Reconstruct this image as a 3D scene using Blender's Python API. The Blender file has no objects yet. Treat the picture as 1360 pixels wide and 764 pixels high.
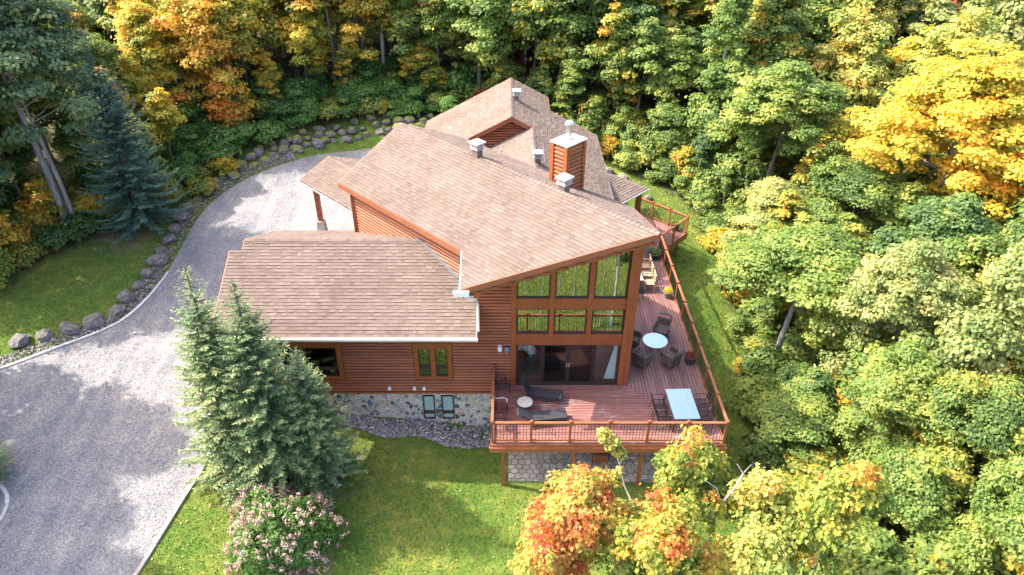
import bpy, math, random
import numpy as np
from math import radians, sin, cos, pi, sqrt, atan2
from mathutils import Vector, Matrix

# ------------------------------------------------------------------ camera, sky, sun, exposure
scene = bpy.context.scene
COL = scene.collection
camd = bpy.data.cameras.new('camera')
cam = bpy.data.objects.new('camera', camd)
COL.objects.link(cam)
camd.sensor_width = 36.0
camd.lens = 36.0 * 938.687 / 1360.0
camd.clip_end = 2000
_p, _y, _r = radians(34.31), radians(0.451), radians(0.345)
_fw = Vector((sin(_y) * cos(_p), cos(_y) * cos(_p), -sin(_p)))
_rt = Vector((cos(_y), -sin(_y), 0))
_up = _rt.cross(_fw)
_rt2 = _rt * cos(_r) + _up * sin(_r)
_up2 = -_rt * sin(_r) + _up * cos(_r)
cam.matrix_world = Matrix(((_rt2.x, _up2.x, -_fw.x, 0), (_rt2.y, _up2.y, -_fw.y, 0), (_rt2.z, _up2.z, -_fw.z, 20), (0, 0, 0, 1)))
scene.camera = cam

SUN = Vector((-0.88, 0.20, 1.0)).normalized()          # towards the sun
world = bpy.data.worlds.new('World')
scene.world = world
world.use_nodes = True
wn = world.node_tree.nodes
sky = wn.new('ShaderNodeTexSky')
sky.sky_type = 'NISHITA'
sky.sun_disc = False
sky.air_density = 0.8
sky.dust_density = 4.0
sky.ozone_density = 0.6
sky.sun_elevation = math.asin(SUN.z)
sky.sun_rotation = atan2(SUN.x, SUN.y)
wn['Background'].inputs['Strength'].default_value = 0.15
world.node_tree.links.new(sky.outputs[0], wn['Background'].inputs[0])
sund = bpy.data.lights.new('sun', 'SUN')
sund.energy = 2.0
sund.angle = radians(0.6)
sund.color = (1.0, 0.95, 0.87)
suno = bpy.data.objects.new('sun', sund)
COL.objects.link(suno)
suno.location = (-60, 30, 80)
suno.rotation_euler = (-SUN).to_track_quat('-Z', 'Y').to_euler()
scene.view_settings.view_transform = 'Standard'
scene.view_settings.look = 'None'
scene.view_settings.exposure = 2.5
scene.view_settings.gamma = 1.0
scene.render.engine = 'CYCLES'
scene.cycles.max_bounces = 8
scene.cycles.diffuse_bounces = 5
scene.cycles.transmission_bounces = 4
scene.cycles.transparent_max_bounces = 6
scene.cycles.caustics_reflective = False
scene.cycles.caustics_refractive = False

random.seed(7)
RNG = np.random.default_rng(11)

# ------------------------------------------------------------------ materials
MATS = {}
def nodes(name):
    m = bpy.data.materials.new(name)
    m.use_nodes = True
    nt = m.node_tree
    b = nt.nodes['Principled BSDF']
    MATS[name] = m
    return m, nt, b
def N(nt, t, **kw):
    n = nt.nodes.new(t)
    for k, v in kw.items():
        setattr(n, k, v)
    return n
def ramp(nt, stops, fac):
    r = N(nt, 'ShaderNodeValToRGB')
    e = r.color_ramp.elements
    while len(e) < len(stops):
        e.new(0.5)
    for i, (p, c) in enumerate(stops):
        e[i].position = p
        e[i].color = (c[0], c[1], c[2], 1)
    nt.links.new(fac, r.inputs[0])
    return r.outputs[0]
def noise(nt, scale, detail=4, rough=0.55, coord='Object', stretch=None):
    tc = N(nt, 'ShaderNodeTexCoord')
    src = tc.outputs[coord]
    if coord == 'World':
        pass
    if stretch:
        mp = N(nt, 'ShaderNodeMapping')
        mp.inputs['Scale'].default_value = stretch
        nt.links.new(src, mp.inputs[0])
        src = mp.outputs[0]
    n = N(nt, 'ShaderNodeTexNoise')
    n.inputs['Scale'].default_value = scale
    n.inputs['Detail'].default_value = detail
    n.inputs['Roughness'].default_value = rough
    nt.links.new(src, n.inputs['Vector'])
    return n.outputs['Fac']
def posnoise(nt, scale, detail=4, rough=0.55, stretch=None):
    g = N(nt, 'ShaderNodeNewGeometry')
    src = g.outputs['Position']
    if stretch:
        mp = N(nt, 'ShaderNodeMapping')
        mp.inputs['Scale'].default_value = stretch
        nt.links.new(src, mp.inputs[0])
        src = mp.outputs[0]
    n = N(nt, 'ShaderNodeTexNoise')
    n.inputs['Scale'].default_value = scale
    n.inputs['Detail'].default_value = detail
    n.inputs['Roughness'].default_value = rough
    nt.links.new(src, n.inputs['Vector'])
    return n.outputs['Fac']
def math_(nt, op, a, b=None, clamp=False):
    n = N(nt, 'ShaderNodeMath', operation=op, use_clamp=clamp)
    for i, v in enumerate((a, b)):
        if v is None:
            continue
        if isinstance(v, (int, float)):
            n.inputs[i].default_value = v
        else:
            nt.links.new(v, n.inputs[i])
    return n.outputs[0]
def mix(nt, fac, a, b, blend='MIX'):
    n = N(nt, 'ShaderNodeMix', data_type='RGBA', blend_type=blend)
    for i, v in ((0, fac), (6, a), (7, b)):
        if isinstance(v, (int, float)):
            n.inputs[i].default_value = v
        elif isinstance(v, tuple):
            n.inputs[i].default_value = (v[0], v[1], v[2], 1)
        else:
            nt.links.new(v, n.inputs[i])
    return n.outputs[2]
def bump(nt, b, h, strength=0.4, dist=0.02):
    n = N(nt, 'ShaderNodeBump')
    n.inputs['Strength'].default_value = strength
    n.inputs['Distance'].default_value = dist
    nt.links.new(h, n.inputs['Height'])
    nt.links.new(n.outputs[0], b.inputs['Normal'])
def attr(nt, name, typ='GEOMETRY'):
    a = N(nt, 'ShaderNodeAttribute', attribute_name=name, attribute_type=typ)
    return a
def objrand(nt):
    return N(nt, 'ShaderNodeObjectInfo').outputs['Random']

def simple(name, col, rough=0.6, var=0.25, scale=6, metal=0.0, bmp=0.0, stretch=None, rnd=0.0, spec=0.4):
    m, nt, b = nodes(name)
    f = posnoise(nt, scale, 5, 0.6, stretch)
    c = mix(nt, f, tuple(x * (1 - var) for x in col), tuple(min(1, x * (1 + var)) for x in col))
    if rnd:
        k = math_(nt, 'MULTIPLY_ADD', objrand(nt), rnd)
        k.node.inputs[2].default_value = 1 - rnd / 2
        cm = N(nt, 'ShaderNodeCombineColor')
        for i in range(3):
            nt.links.new(k, cm.inputs[i])
        c = mix(nt, 1.0, c, cm.outputs[0], 'MULTIPLY')
    nt.links.new(c, b.inputs['Base Color'])
    b.inputs['Roughness'].default_value = rough
    b.inputs['Metallic'].default_value = metal
    b.inputs['Specular IOR Level'].default_value = spec
    if bmp:
        bump(nt, b, f, bmp, 0.02)
    return m

def leafmat(name, stops, trans=0.5, patch=0.35, pscale=0.55, rnd=0.25):
    """colour of a leaf: its own 'tone' plus patches of turned foliage through the crown"""
    m, nt, b = nodes(name)
    nt.nodes.remove(b)
    out = nt.nodes['Material Output']
    t = attr(nt, 'tone').outputs['Fac']
    pn = posnoise(nt, pscale, 2, 0.5)
    pn = math_(nt, 'MULTIPLY', math_(nt, 'SUBTRACT', pn, 0.5), patch * 3.0)
    r = math_(nt, 'MULTIPLY', math_(nt, 'SUBTRACT', objrand(nt), 0.5), rnd)
    f = math_(nt, 'ADD', math_(nt, 'ADD', t, pn), r, True)
    c = ramp(nt, stops, f)
    d = N(nt, 'ShaderNodeBsdfPrincipled')
    d.inputs['Roughness'].default_value = 0.55
    d.inputs['Specular IOR Level'].default_value = 0.35
    nt.links.new(c, d.inputs['Base Color'])
    tr = N(nt, 'ShaderNodeBsdfTranslucent')
    tc = mix(nt, 1.0, c, (1.0, 1.05, 0.55), 'MULTIPLY')
    nt.links.new(tc, tr.inputs[0])
    ms = N(nt, 'ShaderNodeMixShader')
    ms.inputs[0].default_value = trans
    nt.links.new(d.outputs[0], ms.inputs[1])
    nt.links.new(tr.outputs[0], ms.inputs[2])
    nt.links.new(ms.outputs[0], out.inputs[0])
    return m

G_DK, G_MD, G_LT = (0.075, 0.125, 0.03), (0.155, 0.235, 0.05), (0.28, 0.34, 0.08)
YG, YEL, ORG, RED = (0.36, 0.38, 0.06), (0.58, 0.36, 0.04), (0.62, 0.22, 0.03), (0.50, 0.07, 0.03)
leafmat('leaf_green', [(0, G_DK), (0.4, G_MD), (0.8, G_LT), (1, YG)])
leafmat('leaf_deep', [(0, (0.06, 0.11, 0.035)), (0.5, (0.12, 0.20, 0.055)), (0.9, (0.2, 0.29, 0.08)), (1, (0.32, 0.32, 0.07))])
leafmat('leaf_light', [(0, (0.11, 0.18, 0.04)), (0.35, (0.21, 0.29, 0.06)), (0.7, (0.33, 0.39, 0.09)), (1, (0.48, 0.43, 0.09))])
leafmat('leaf_pale', [(0, (0.12, 0.18, 0.05)), (0.4, (0.27, 0.32, 0.10)), (0.75, (0.44, 0.45, 0.16)), (1, (0.58, 0.45, 0.15))])
leafmat('leaf_grey', [(0, (0.08, 0.13, 0.065)), (0.5, (0.17, 0.24, 0.11)), (0.85, (0.30, 0.35, 0.15)), (1, (0.48, 0.40, 0.11))])
leafmat('leaf_yellow', [(0, (0.16, 0.23, 0.04)), (0.25, (0.40, 0.40, 0.06)), (0.55, (0.66, 0.52, 0.07)), (0.85, (0.72, 0.45, 0.05)), (1, (0.68, 0.32, 0.04))])
leafmat('leaf_orange', [(0, (0.16, 0.21, 0.04)), (0.25, (0.38, 0.35, 0.05)), (0.5, (0.66, 0.46, 0.06)), (0.8, (0.72, 0.37, 0.05)), (1, (0.68, 0.24, 0.05))])
leafmat('leaf_turning', [(0, G_DK), (0.32, G_MD), (0.55, (0.28, 0.32, 0.06)), (0.8, (0.56, 0.42, 0.06)), (1, (0.62, 0.32, 0.05))], patch=0.38, pscale=0.4)
leafmat('leaf_maple', [(0, (0.14, 0.21, 0.03)), (0.35, (0.34, 0.38, 0.07)), (0.58, (0.54, 0.47, 0.08)), (0.76, (0.62, 0.36, 0.06)), (0.92, (0.62, 0.22, 0.05)), (1, (0.58, 0.14, 0.05))], patch=0.42, pscale=0.9, rnd=0.15)
leafmat('leaf_maple_red', [(0, (0.30, 0.32, 0.06)), (0.25, (0.54, 0.42, 0.08)), (0.5, (0.64, 0.31, 0.08)), (0.8, (0.62, 0.18, 0.06)), (1, (0.54, 0.08, 0.06))], patch=0.35, pscale=0.8, rnd=0.1)
leafmat('leaf_red', [(0, (0.10, 0.07, 0.03)), (0.4, (0.32, 0.07, 0.03)), (1, (0.45, 0.10, 0.05))])
leafmat('leaf_lime', [(0, (0.14, 0.22, 0.04)), (0.4, (0.32, 0.37, 0.08)), (0.75, (0.52, 0.45, 0.09)), (1, (0.62, 0.36, 0.07))], trans=0.35)
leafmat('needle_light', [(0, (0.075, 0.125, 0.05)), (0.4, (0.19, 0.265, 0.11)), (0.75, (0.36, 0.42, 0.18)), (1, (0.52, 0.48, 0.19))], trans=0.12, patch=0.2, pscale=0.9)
leafmat('needle_dark', [(0, (0.06, 0.12, 0.085)), (0.5, (0.14, 0.23, 0.17)), (0.9, (0.23, 0.33, 0.22)), (1, (0.33, 0.38, 0.2))], trans=0.2, patch=0.15)
leafmat('fern_leaf', [(0, (0.06, 0.12, 0.03)), (0.5, (0.14, 0.27, 0.055)), (1, (0.28, 0.38, 0.09))])
leafmat('grass_blade', [(0, (0.06, 0.10, 0.02)), (0.5, (0.135, 0.18, 0.037)), (1, (0.30, 0.29, 0.09))], trans=0.25, patch=0.4, pscale=0.5, rnd=0)
leafmat('blossom', [(0, (0.36, 0.19, 0.15)), (0.4, (0.50, 0.29, 0.25)), (0.8, (0.55, 0.40, 0.33)), (1, (0.62, 0.56, 0.40))], trans=0.2, patch=0.3)
leafmat('litter', [(0, (0.20, 0.11, 0.04)), (0.5, (0.42, 0.25, 0.06)), (1, (0.55, 0.40, 0.18))], trans=0.1)
leafmat('flower_yellow', [(0, (0.18, 0.3, 0.04)), (0.4, (0.6, 0.5, 0.03)), (1, (0.8, 0.65, 0.03))])

def barkmat(name, a, bcol):
    m, nt, b = nodes(name)
    f = noise(nt, 7, 6, 0.7, 'Object', (1.0, 1.0, 0.25))
    nt.links.new(ramp(nt, [(0.35, a), (0.65, bcol)], f), b.inputs['Base Color'])
    b.inputs['Roughness'].default_value = 0.9
    bump(nt, b, f, 0.6, 0.03)
barkmat('bark', (0.05, 0.04, 0.032), (0.15, 0.125, 0.10))
barkmat('bark_grey', (0.14, 0.13, 0.12), (0.34, 0.32, 0.30))
barkmat('bark_pale', (0.22, 0.19, 0.17), (0.58, 0.55, 0.52))
barkmat('stump_wood', (0.30, 0.22, 0.15), (0.5, 0.4, 0.3))

# terrain: lawn, forest floor and bare soil told apart by the 'forest' and 'soil' attributes of the sheet
m, nt, b = nodes('terrain')
fine = posnoise(nt, 24, 5, 0.75)
mid = posnoise(nt, 2.3, 4, 0.6)
big = posnoise(nt, 0.33, 3, 0.5)
g1 = ramp(nt, [(0.32, (0.052, 0.082, 0.016)), (0.5, (0.112, 0.155, 0.030)), (0.68, (0.225, 0.235, 0.065))], fine)
g2 = ramp(nt, [(0.3, (0.65, 0.85, 0.6)), (0.55, (1.0, 1.0, 1.0)), (0.72, (1.75, 1.35, 1.15))], mid)
g = mix(nt, 1.0, g1, g2, 'MULTIPLY')
g3 = ramp(nt, [(0.35, (0.8, 0.95, 0.75)), (0.65, (1.25, 1.1, 1.0))], big)
g = mix(nt, 1.0, g, g3, 'MULTIPLY')
fl = ramp(nt, [(0.3, (0.03, 0.035, 0.015)), (0.5, (0.085, 0.075, 0.035)), (0.62, (0.075, 0.11, 0.03)), (0.75, (0.22, 0.15, 0.06))], posnoise(nt, 3.5, 6, 0.75))
fa = attr(nt, 'forest').outputs['Fac']
fm = math_(nt, 'ADD', fa, math_(nt, 'MULTIPLY', math_(nt, 'SUBTRACT', posnoise(nt, 1.3, 5, 0.65), 0.5), 1.3), True)
fm = ramp(nt, [(0.38, (0, 0, 0)), (0.62, (1, 1, 1))], fm)
c = mix(nt, fm, g, fl)
so = attr(nt, 'soil').outputs['Fac']
sm = math_(nt, 'ADD', so, math_(nt, 'MULTIPLY', math_(nt, 'SUBTRACT', posnoise(nt, 2.6, 5, 0.7), 0.5), 1.5))
sm = ramp(nt, [(0.5, (0, 0, 0)), (0.8, (1, 1, 1))], sm)
soil = ramp(nt, [(0.3, (0.10, 0.075, 0.055)), (0.7, (0.25, 0.19, 0.14))], posnoise(nt, 14, 5, 0.7))
c = mix(nt, sm, c, soil)
nt.links.new(c, b.inputs['Base Color'])
b.inputs['Roughness'].default_value = 0.95
b.inputs['Specular IOR Level'].default_value = 0.15
bump(nt, b, math_(nt, 'ADD', fine, math_(nt, 'MULTIPLY', mid, 2.0)), 0.7, 0.05)

m, nt, b = nodes('gravel')
f1 = posnoise(nt, 13, 5, 0.85)
f2 = posnoise(nt, 1.1, 5, 0.6)
f3 = posnoise(nt, 0.9, 3, 0.55, (2.2, 0.35, 1))
c = ramp(nt, [(0.34, (0.075, 0.072, 0.073)), (0.5, (0.20, 0.192, 0.188)), (0.66, (0.39, 0.37, 0.35))], f1)
c = mix(nt, 1.0, c, ramp(nt, [(0.3, (0.78, 0.80, 0.84)), (0.6, (1.05, 1.03, 1.0)), (0.75, (1.3, 1.24, 1.15))], f2), 'MULTIPLY')
c = mix(nt, 1.0, c, ramp(nt, [(0.35, (0.85, 0.85, 0.88)), (0.65, (1.16, 1.14, 1.1))], f3), 'MULTIPLY')
nt.links.new(c, b.inputs['Base Color'])
b.inputs['Roughness'].default_value = 0.95
bump(nt, b, f1, 0.8, 0.03)

m, nt, b = nodes('shingle')
t = attr(nt, 'tone').outputs['Fac']
c = ramp(nt, [(0.0, (0.078, 0.055, 0.042)), (0.35, (0.122, 0.089, 0.070)), (0.7, (0.152, 0.113, 0.091)), (1.0, (0.185, 0.142, 0.117))], t)
c = mix(nt, 1.0, c, ramp(nt, [(0.35, (0.88, 0.86, 0.85)), (0.65, (1.08, 1.08, 1.08))], posnoise(nt, 0.7, 4, 0.6)), 'MULTIPLY')
gr = posnoise(nt, 90, 2, 0.8)
c = mix(nt, 1.0, c, ramp(nt, [(0.3, (0.75, 0.75, 0.75)), (0.7, (1.22, 1.22, 1.22))], gr), 'MULTIPLY')
nt.links.new(c, b.inputs['Base Color'])
b.inputs['Roughness'].default_value = 0.95
b.inputs['Specular IOR Level'].default_value = 0.2

def woodmat(name, a, bcol, rough=0.5, scale=3.0, rnd=0.22, stretch=(1, 1, 6), worn=None, spec=0.4):
    m, nt, b = nodes(name)
    f = posnoise(nt, scale, 6, 0.65, stretch)
    c = ramp(nt, [(0.3, a), (0.7, bcol)], f)
    k = math_(nt, 'MULTIPLY_ADD', objrand(nt), rnd)
    k.node.inputs[2].default_value = 1 - rnd / 2
    cm = N(nt, 'ShaderNodeCombineColor')
    for i in range(3):
        nt.links.new(k, cm.inputs[i])
    c = mix(nt, 1.0, c, cm.outputs[0], 'MULTIPLY')
    if worn:
        wf = math_(nt, 'MULTIPLY', posnoise(nt, 0.55, 3, 0.5), posnoise(nt, 5.0, 6, 0.7, worn))
        c = mix(nt, ramp(nt, [(0.30, (0, 0, 0)), (0.40, (0.75, 0.75, 0.75))], wf), c, (0.46, 0.38, 0.36))
    nt.links.new(c, b.inputs['Base Color'])
    b.inputs['Roughness'].default_value = rough
    b.inputs['Specular IOR Level'].default_value = spec
    bump(nt, b, f, 0.25, 0.01)
    return m
woodmat('log_stain', (0.215, 0.058, 0.023), (0.35, 0.108, 0.043), 0.45, 2.2, 0.3, (0.5, 0.5, 5))
woodmat('trim_stain', (0.23, 0.060, 0.021), (0.30, 0.086, 0.030), 0.45, 1.6, 0.12, (1, 1, 1))
woodmat('fascia_stain', (0.20, 0.068, 0.032), (0.27, 0.098, 0.047), 0.5, 1.5, 0.1, (1, 1, 1))
woodmat('deck_x', (0.17, 0.068, 0.056), (0.27, 0.122, 0.10), 0.6, 2.0, 0.35, (0.6, 5, 1), (0.35, 2.2, 1), 0.3)
woodmat('deck_y', (0.165, 0.078, 0.066), (0.265, 0.138, 0.116), 0.6, 2.0, 0.40, (5, 0.6, 1), None, 0.3)
woodmat('rail_stain', (0.22, 0.068, 0.028), (0.31, 0.108, 0.047), 0.45, 2.0, 0.15, (1, 1, 1))
woodmat('joist', (0.17, 0.06, 0.03), (0.25, 0.10, 0.05), 0.6, 2.0, 0.2, (1, 1, 1))
woodmat('teak', (0.40, 0.27, 0.15), (0.55, 0.40, 0.25), 0.6, 3.0, 0.2, (1, 1, 1))
woodmat('interior_wood', (0.16, 0.07, 0.035), (0.26, 0.13, 0.07), 0.5, 3.0, 0.2, (1, 5, 1))
woodmat('wicker', (0.075, 0.055, 0.042), (0.16, 0.12, 0.095), 0.7, 22, 0.15, (1, 1, 3))
simple('iron', (0.022, 0.022, 0.026), 0.45, 0.3, 8, 0.3)
simple('baluster_black', (0.03, 0.026, 0.025), 0.4, 0.2, 8, 0.2)
simple('sling', (0.028, 0.028, 0.034), 0.8, 0.3, 40)
simple('dark_frame', (0.055, 0.026, 0.022), 0.4, 0.2, 5)
simple('rubber_black', (0.02, 0.02, 0.022), 0.6, 0.2, 5)
simple('white_metal', (0.74, 0.74, 0.72), 0.4, 0.06, 5)
simple('gutter_metal', (0.62, 0.56, 0.50), 0.4, 0.08, 4)
simple('steel', (0.60, 0.60, 0.62), 0.28, 0.1, 6, 0.85)
simple('vent_cap', (0.52, 0.50, 0.47), 0.4, 0.1, 6, 0.3)
simple('vent_body', (0.15, 0.115, 0.105), 0.5, 0.2, 6)
simple('flashing', (0.10, 0.095, 0.10), 0.5, 0.2, 4)
simple('roof_deck', (0.17, 0.12, 0.10), 0.9, 0.2, 4)
simple('mortar', (0.66, 0.60, 0.51), 0.95, 0.15, 18, bmp=0.3)
simple('concrete', (0.36, 0.35, 0.33), 0.9, 0.2, 5, bmp=0.3)
simple('paver', (0.36, 0.315, 0.26), 0.9, 0.3, 9, bmp=0.4, rnd=0.4)
simple('paver_bed', (0.085, 0.075, 0.065), 0.95, 0.3, 9)
simple('curb', (0.50, 0.46, 0.43), 0.9, 0.2, 7, bmp=0.3, rnd=0.3)
simple('timber_edge', (0.36, 0.30, 0.25), 0.9, 0.25, 7, bmp=0.3, rnd=0.3)
simple('pot_dark', (0.045, 0.045, 0.05), 0.5, 0.2, 6)
simple('pot_grey', (0.20, 0.18, 0.17), 0.7, 0.2, 6)
simple('soil', (0.05, 0.035, 0.025), 0.95, 0.4, 20)
simple('curtain', (0.80, 0.84, 0.82), 0.9, 0.06, 4)
simple('lampshade', (0.75, 0.74, 0.68), 0.8, 0.06, 4)
simple('green_glaze', (0.03, 0.09, 0.07), 0.4, 0.2, 4)
simple('lamp_blue', (0.16, 0.20, 0.24), 0.4, 0.15, 8)
simple('stone_base', (0.50, 0.44, 0.38), 0.9, 0.3, 5, bmp=0.4)
simple('blind', (0.78, 0.86, 0.84), 0.7, 0.08, 3)

m, nt, b = nodes('wall_stone')
t = attr(nt, 'tone').outputs['Fac']
c = ramp(nt, [(0.0, (0.07, 0.073, 0.078)), (0.14, (0.17, 0.175, 0.175)), (0.3, (0.30, 0.285, 0.26)), (0.5, (0.42, 0.385, 0.33)), (0.7, (0.50, 0.43, 0.34)), (0.84, (0.46, 0.27, 0.14)), (1.0, (0.38, 0.33, 0.23))], t)
c = mix(nt, 1.0, c, ramp(nt, [(0.3, (0.7, 0.7, 0.7)), (0.7, (1.25, 1.25, 1.25))], posnoise(nt, 11, 5, 0.65)), 'MULTIPLY')
nt.links.new(c, b.inputs['Base Color'])
b.inputs['Roughness'].default_value = 0.9
bump(nt, b, posnoise(nt, 14, 4, 0.7), 0.5, 0.02)

m, nt, b = nodes('boulder')
f = noise(nt, 3.5, 6, 0.65)
c = ramp(nt, [(0.3, (0.06, 0.054, 0.054)), (0.5, (0.15, 0.132, 0.126)), (0.72, (0.32, 0.285, 0.265))], f)
geo = N(nt, 'ShaderNodeNewGeometry')
sp = N(nt, 'ShaderNodeSeparateXYZ')
nt.links.new(geo.outputs['Normal'], sp.inputs[0])
mo = math_(nt, 'MULTIPLY', sp.outputs[2], posnoise(nt, 2.2, 4, 0.6))
mo = math_(nt, 'ADD', mo, math_(nt, 'MULTIPLY', math_(nt, 'SUBTRACT', objrand(nt), 0.5), 0.28))
mossf = math_(nt, 'MULTIPLY', ramp(nt, [(0.30, (0, 0, 0)), (0.42, (1, 1, 1))], mo), attr(nt, 'moss', 'OBJECT').outputs['Fac'])
c = mix(nt, mossf, c, ramp(nt, [(0.3, (0.10, 0.12, 0.02)), (0.7, (0.26, 0.24, 0.04))], posnoise(nt, 12, 4, 0.7)))
nt.links.new(c, b.inputs['Base Color'])
b.inputs['Roughness'].default_value = 0.92
bump(nt, b, noise(nt, 9, 5, 0.7), 0.6, 0.05)

m, nt, b = nodes('pebble')
t = attr(nt, 'tone').outputs['Fac']
nt.links.new(ramp(nt, [(0, (0.09, 0.075, 0.075)), (0.5, (0.24, 0.20, 0.19)), (0.9, (0.42, 0.38, 0.36)), (1, (0.6, 0.57, 0.55))], t), b.inputs['Base Color'])
b.inputs['Roughness'].default_value = 0.9

def glassmat(name, refl, tint):
    m, nt, b = nodes(name)
    nt.nodes.remove(b)
    out = nt.nodes['Material Output']
    gl = N(nt, 'ShaderNodeBsdfGlossy')
    gl.inputs['Roughness'].default_value = 0.01
    gl.inputs['Color'].default_value = (0.95, 1.0, 0.97, 1)
    tr = N(nt, 'ShaderNodeBsdfTransparent')
    tr.inputs[0].default_value = (*tint, 1)
    lw = N(nt, 'ShaderNodeLayerWeight')
    lw.inputs['Blend'].default_value = 0.5
    f = math_(nt, 'ADD', math_(nt, 'MULTIPLY', math_(nt, 'POWER', lw.outputs['Facing'], 4.0), 0.8), refl, True)
    # slight waviness of real panes
    bp = N(nt, 'ShaderNodeBump')
    bp.inputs['Strength'].default_value = 0.04
    bp.inputs['Distance'].default_value = 0.02
    nt.links.new(posnoise(nt, 2.0, 1, 0.5), bp.inputs['Height'])
    nt.links.new(bp.outputs[0], gl.inputs['Normal'])
    ms = N(nt, 'ShaderNodeMixShader')
    nt.links.new(f, ms.inputs[0])
    nt.links.new(tr.outputs[0], ms.inputs[1])
    nt.links.new(gl.outputs[0], ms.inputs[2])
    nt.links.new(ms.outputs[0], out.inputs[0])
glassmat('glass_mirror', 0.30, (0.55, 0.6, 0.58))
glassmat('glass_clear', 0.09, (0.85, 0.9, 0.9))
glassmat('glass_dark', 0.07, (0.35, 0.36, 0.4))
glassmat('glass_table', 0.45, (0.75, 0.88, 0.88))

# ------------------------------------------------------------------ mesh helpers
class MB:
    def __init__(s):
        s.v, s.f, s.t = [], [], []
    def quad(s, *p):
        n = len(s.v)
        s.v += [tuple(q) for q in p]
        s.f.append(tuple(range(n, n + len(p))))
    def hexa(s, p):      # 8 corners: bottom 0-3 (ccw), top 4-7
        n = len(s.v)
        s.v += [tuple(q) for q in p]
        for f in ((3, 2, 1, 0), (4, 5, 6, 7), (0, 1, 5, 4), (1, 2, 6, 5), (2, 3, 7, 6), (3, 0, 4, 7)):
            s.f.append(tuple(n + i for i in f))
    def box(s, x0, x1, y0, y1, z0, z1):
        s.hexa([(x0, y0, z0), (x1, y0, z0), (x1, y1, z0), (x0, y1, z0), (x0, y0, z1), (x1, y0, z1), (x1, y1, z1), (x0, y1, z1)])
    def obox(s, p, u, w, n, a, b, c):   # oriented box from p along u*a, w*b, n*c
        p, u, w, n = Vector(p), Vector(u) * a, Vector(w) * b, Vector(n) * c
        s.hexa([p, p + u, p + u + w, p + w, p + n, p + u + n, p + u + w + n, p + w + n])
    def prism(s, poly, z0, z1):
        n = len(s.v)
        k = len(poly)
        s.v += [(x, y, z0) for x, y in poly] + [(x, y, z1) for x, y in poly]
        s.f.append(tuple(range(n + k - 1, n - 1, -1)))
        s.f.append(tuple(range(n + k, n + 2 * k)))
        for i in range(k):
            j = (i + 1) % k
            s.f.append((n + i, n + j, n + k + j, n + k + i))
    def tube(s, pts, rad, n=6, cap=True):
        pts = [Vector(p) for p in pts]
        if not isinstance(rad, (list, tuple)):
            rad = [rad] * len(pts)
        rings = []
        for i, p in enumerate(pts):
            d = (pts[min(i + 1, len(pts) - 1)] - pts[max(i - 1, 0)])
            if d.length < 1e-6:
                d = Vector((0, 0, 1))
            d.normalize()
            a = Vector((0, 0, 1)) if abs(d.z) < 0.9 else Vector((1, 0, 0))
            u = d.cross(a).normalized()
            w = d.cross(u)
            b0 = len(s.v)
            for k in range(n):
                t = 2 * pi * k / n
                s.v.append(tuple(p + (u * cos(t) + w * sin(t)) * rad[i]))
            rings.append(b0)
        for i in range(len(rings) - 1):
            a, b2 = rings[i], rings[i + 1]
            for k in range(n):
                k2 = (k + 1) % n
                s.f.append((a + k, a + k2, b2 + k2, b2 + k))
        if cap:
            s.f.append(tuple(rings[0] + k for k in range(n - 1, -1, -1)))
            s.f.append(tuple(rings[-1] + k for k in range(n)))
    def lathe(s, prof, n=14, c=(0, 0)):
        b0 = len(s.v)
        for r, z in prof:
            for k in range(n):
                t = 2 * pi * k / n
                s.v.append((c[0] + r * cos(t), c[1] + r * sin(t), z))
        for i in range(len(prof) - 1):
            for k in range(n):
                k2 = (k + 1) % n
                s.f.append((b0 + i * n + k, b0 + i * n + k2, b0 + (i + 1) * n + k2, b0 + (i + 1) * n + k))
        s.f.append(tuple(b0 + k for k in range(n - 1, -1, -1)))
        s.f.append(tuple(b0 + (len(prof) - 1) * n + k for k in range(n)))
    def mesh(s, name, mat):
        me = bpy.data.meshes.new(name)
        me.from_pydata(s.v, [], s.f)
        if s.t:
            a = me.attributes.new('tone', 'FLOAT', 'FACE')
            a.data.foreach_set('value', s.t)
        me.materials.append(MATS[mat])
        return me
    def build(s, name, mat, parent=None, world=True, smooth=False):
        """world=True: vertices are world coordinates, re-expressed relative to the parent's origin"""
        off = Vector((0, 0, 0))
        if parent is not None and world:
            off = origin(parent)
        if off.length > 0:
            s.v = [(x - off.x, y - off.y, z - off.z) for x, y, z in s.v]
        me = s.mesh(name, mat)
        if smooth:
            me.polygons.foreach_set('use_smooth', [True] * len(me.polygons))
        o = bpy.data.objects.new(name, me)
        COL.objects.link(o)
        o.parent = parent
        return o
def origin(o):
    v = Vector((0, 0, 0))
    while o is not None:
        v += o.location
        o = o.parent
    return v
def tag(o, label=None, cat=None, group=None, kind=None):
    if label: o['label'] = label
    if cat: o['category'] = cat
    if group: o['group'] = group
    if kind: o['kind'] = kind
    return o
def thing(name, label, cat, loc=(0, 0, 0), rz=0.0, group=None):
    o = bpy.data.objects.new(name, None)
    COL.objects.link(o)
    o.empty_display_size = 0.3
    o.location = loc
    o.rotation_euler = (0, 0, rz)
    return tag(o, label, cat, group)
def copy_tree(o, parent=None):
    c = o.copy()
    COL.objects.link(c)
    c.parent = parent
    for ch in o.children:
        copy_tree(ch, c)
    return c
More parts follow.
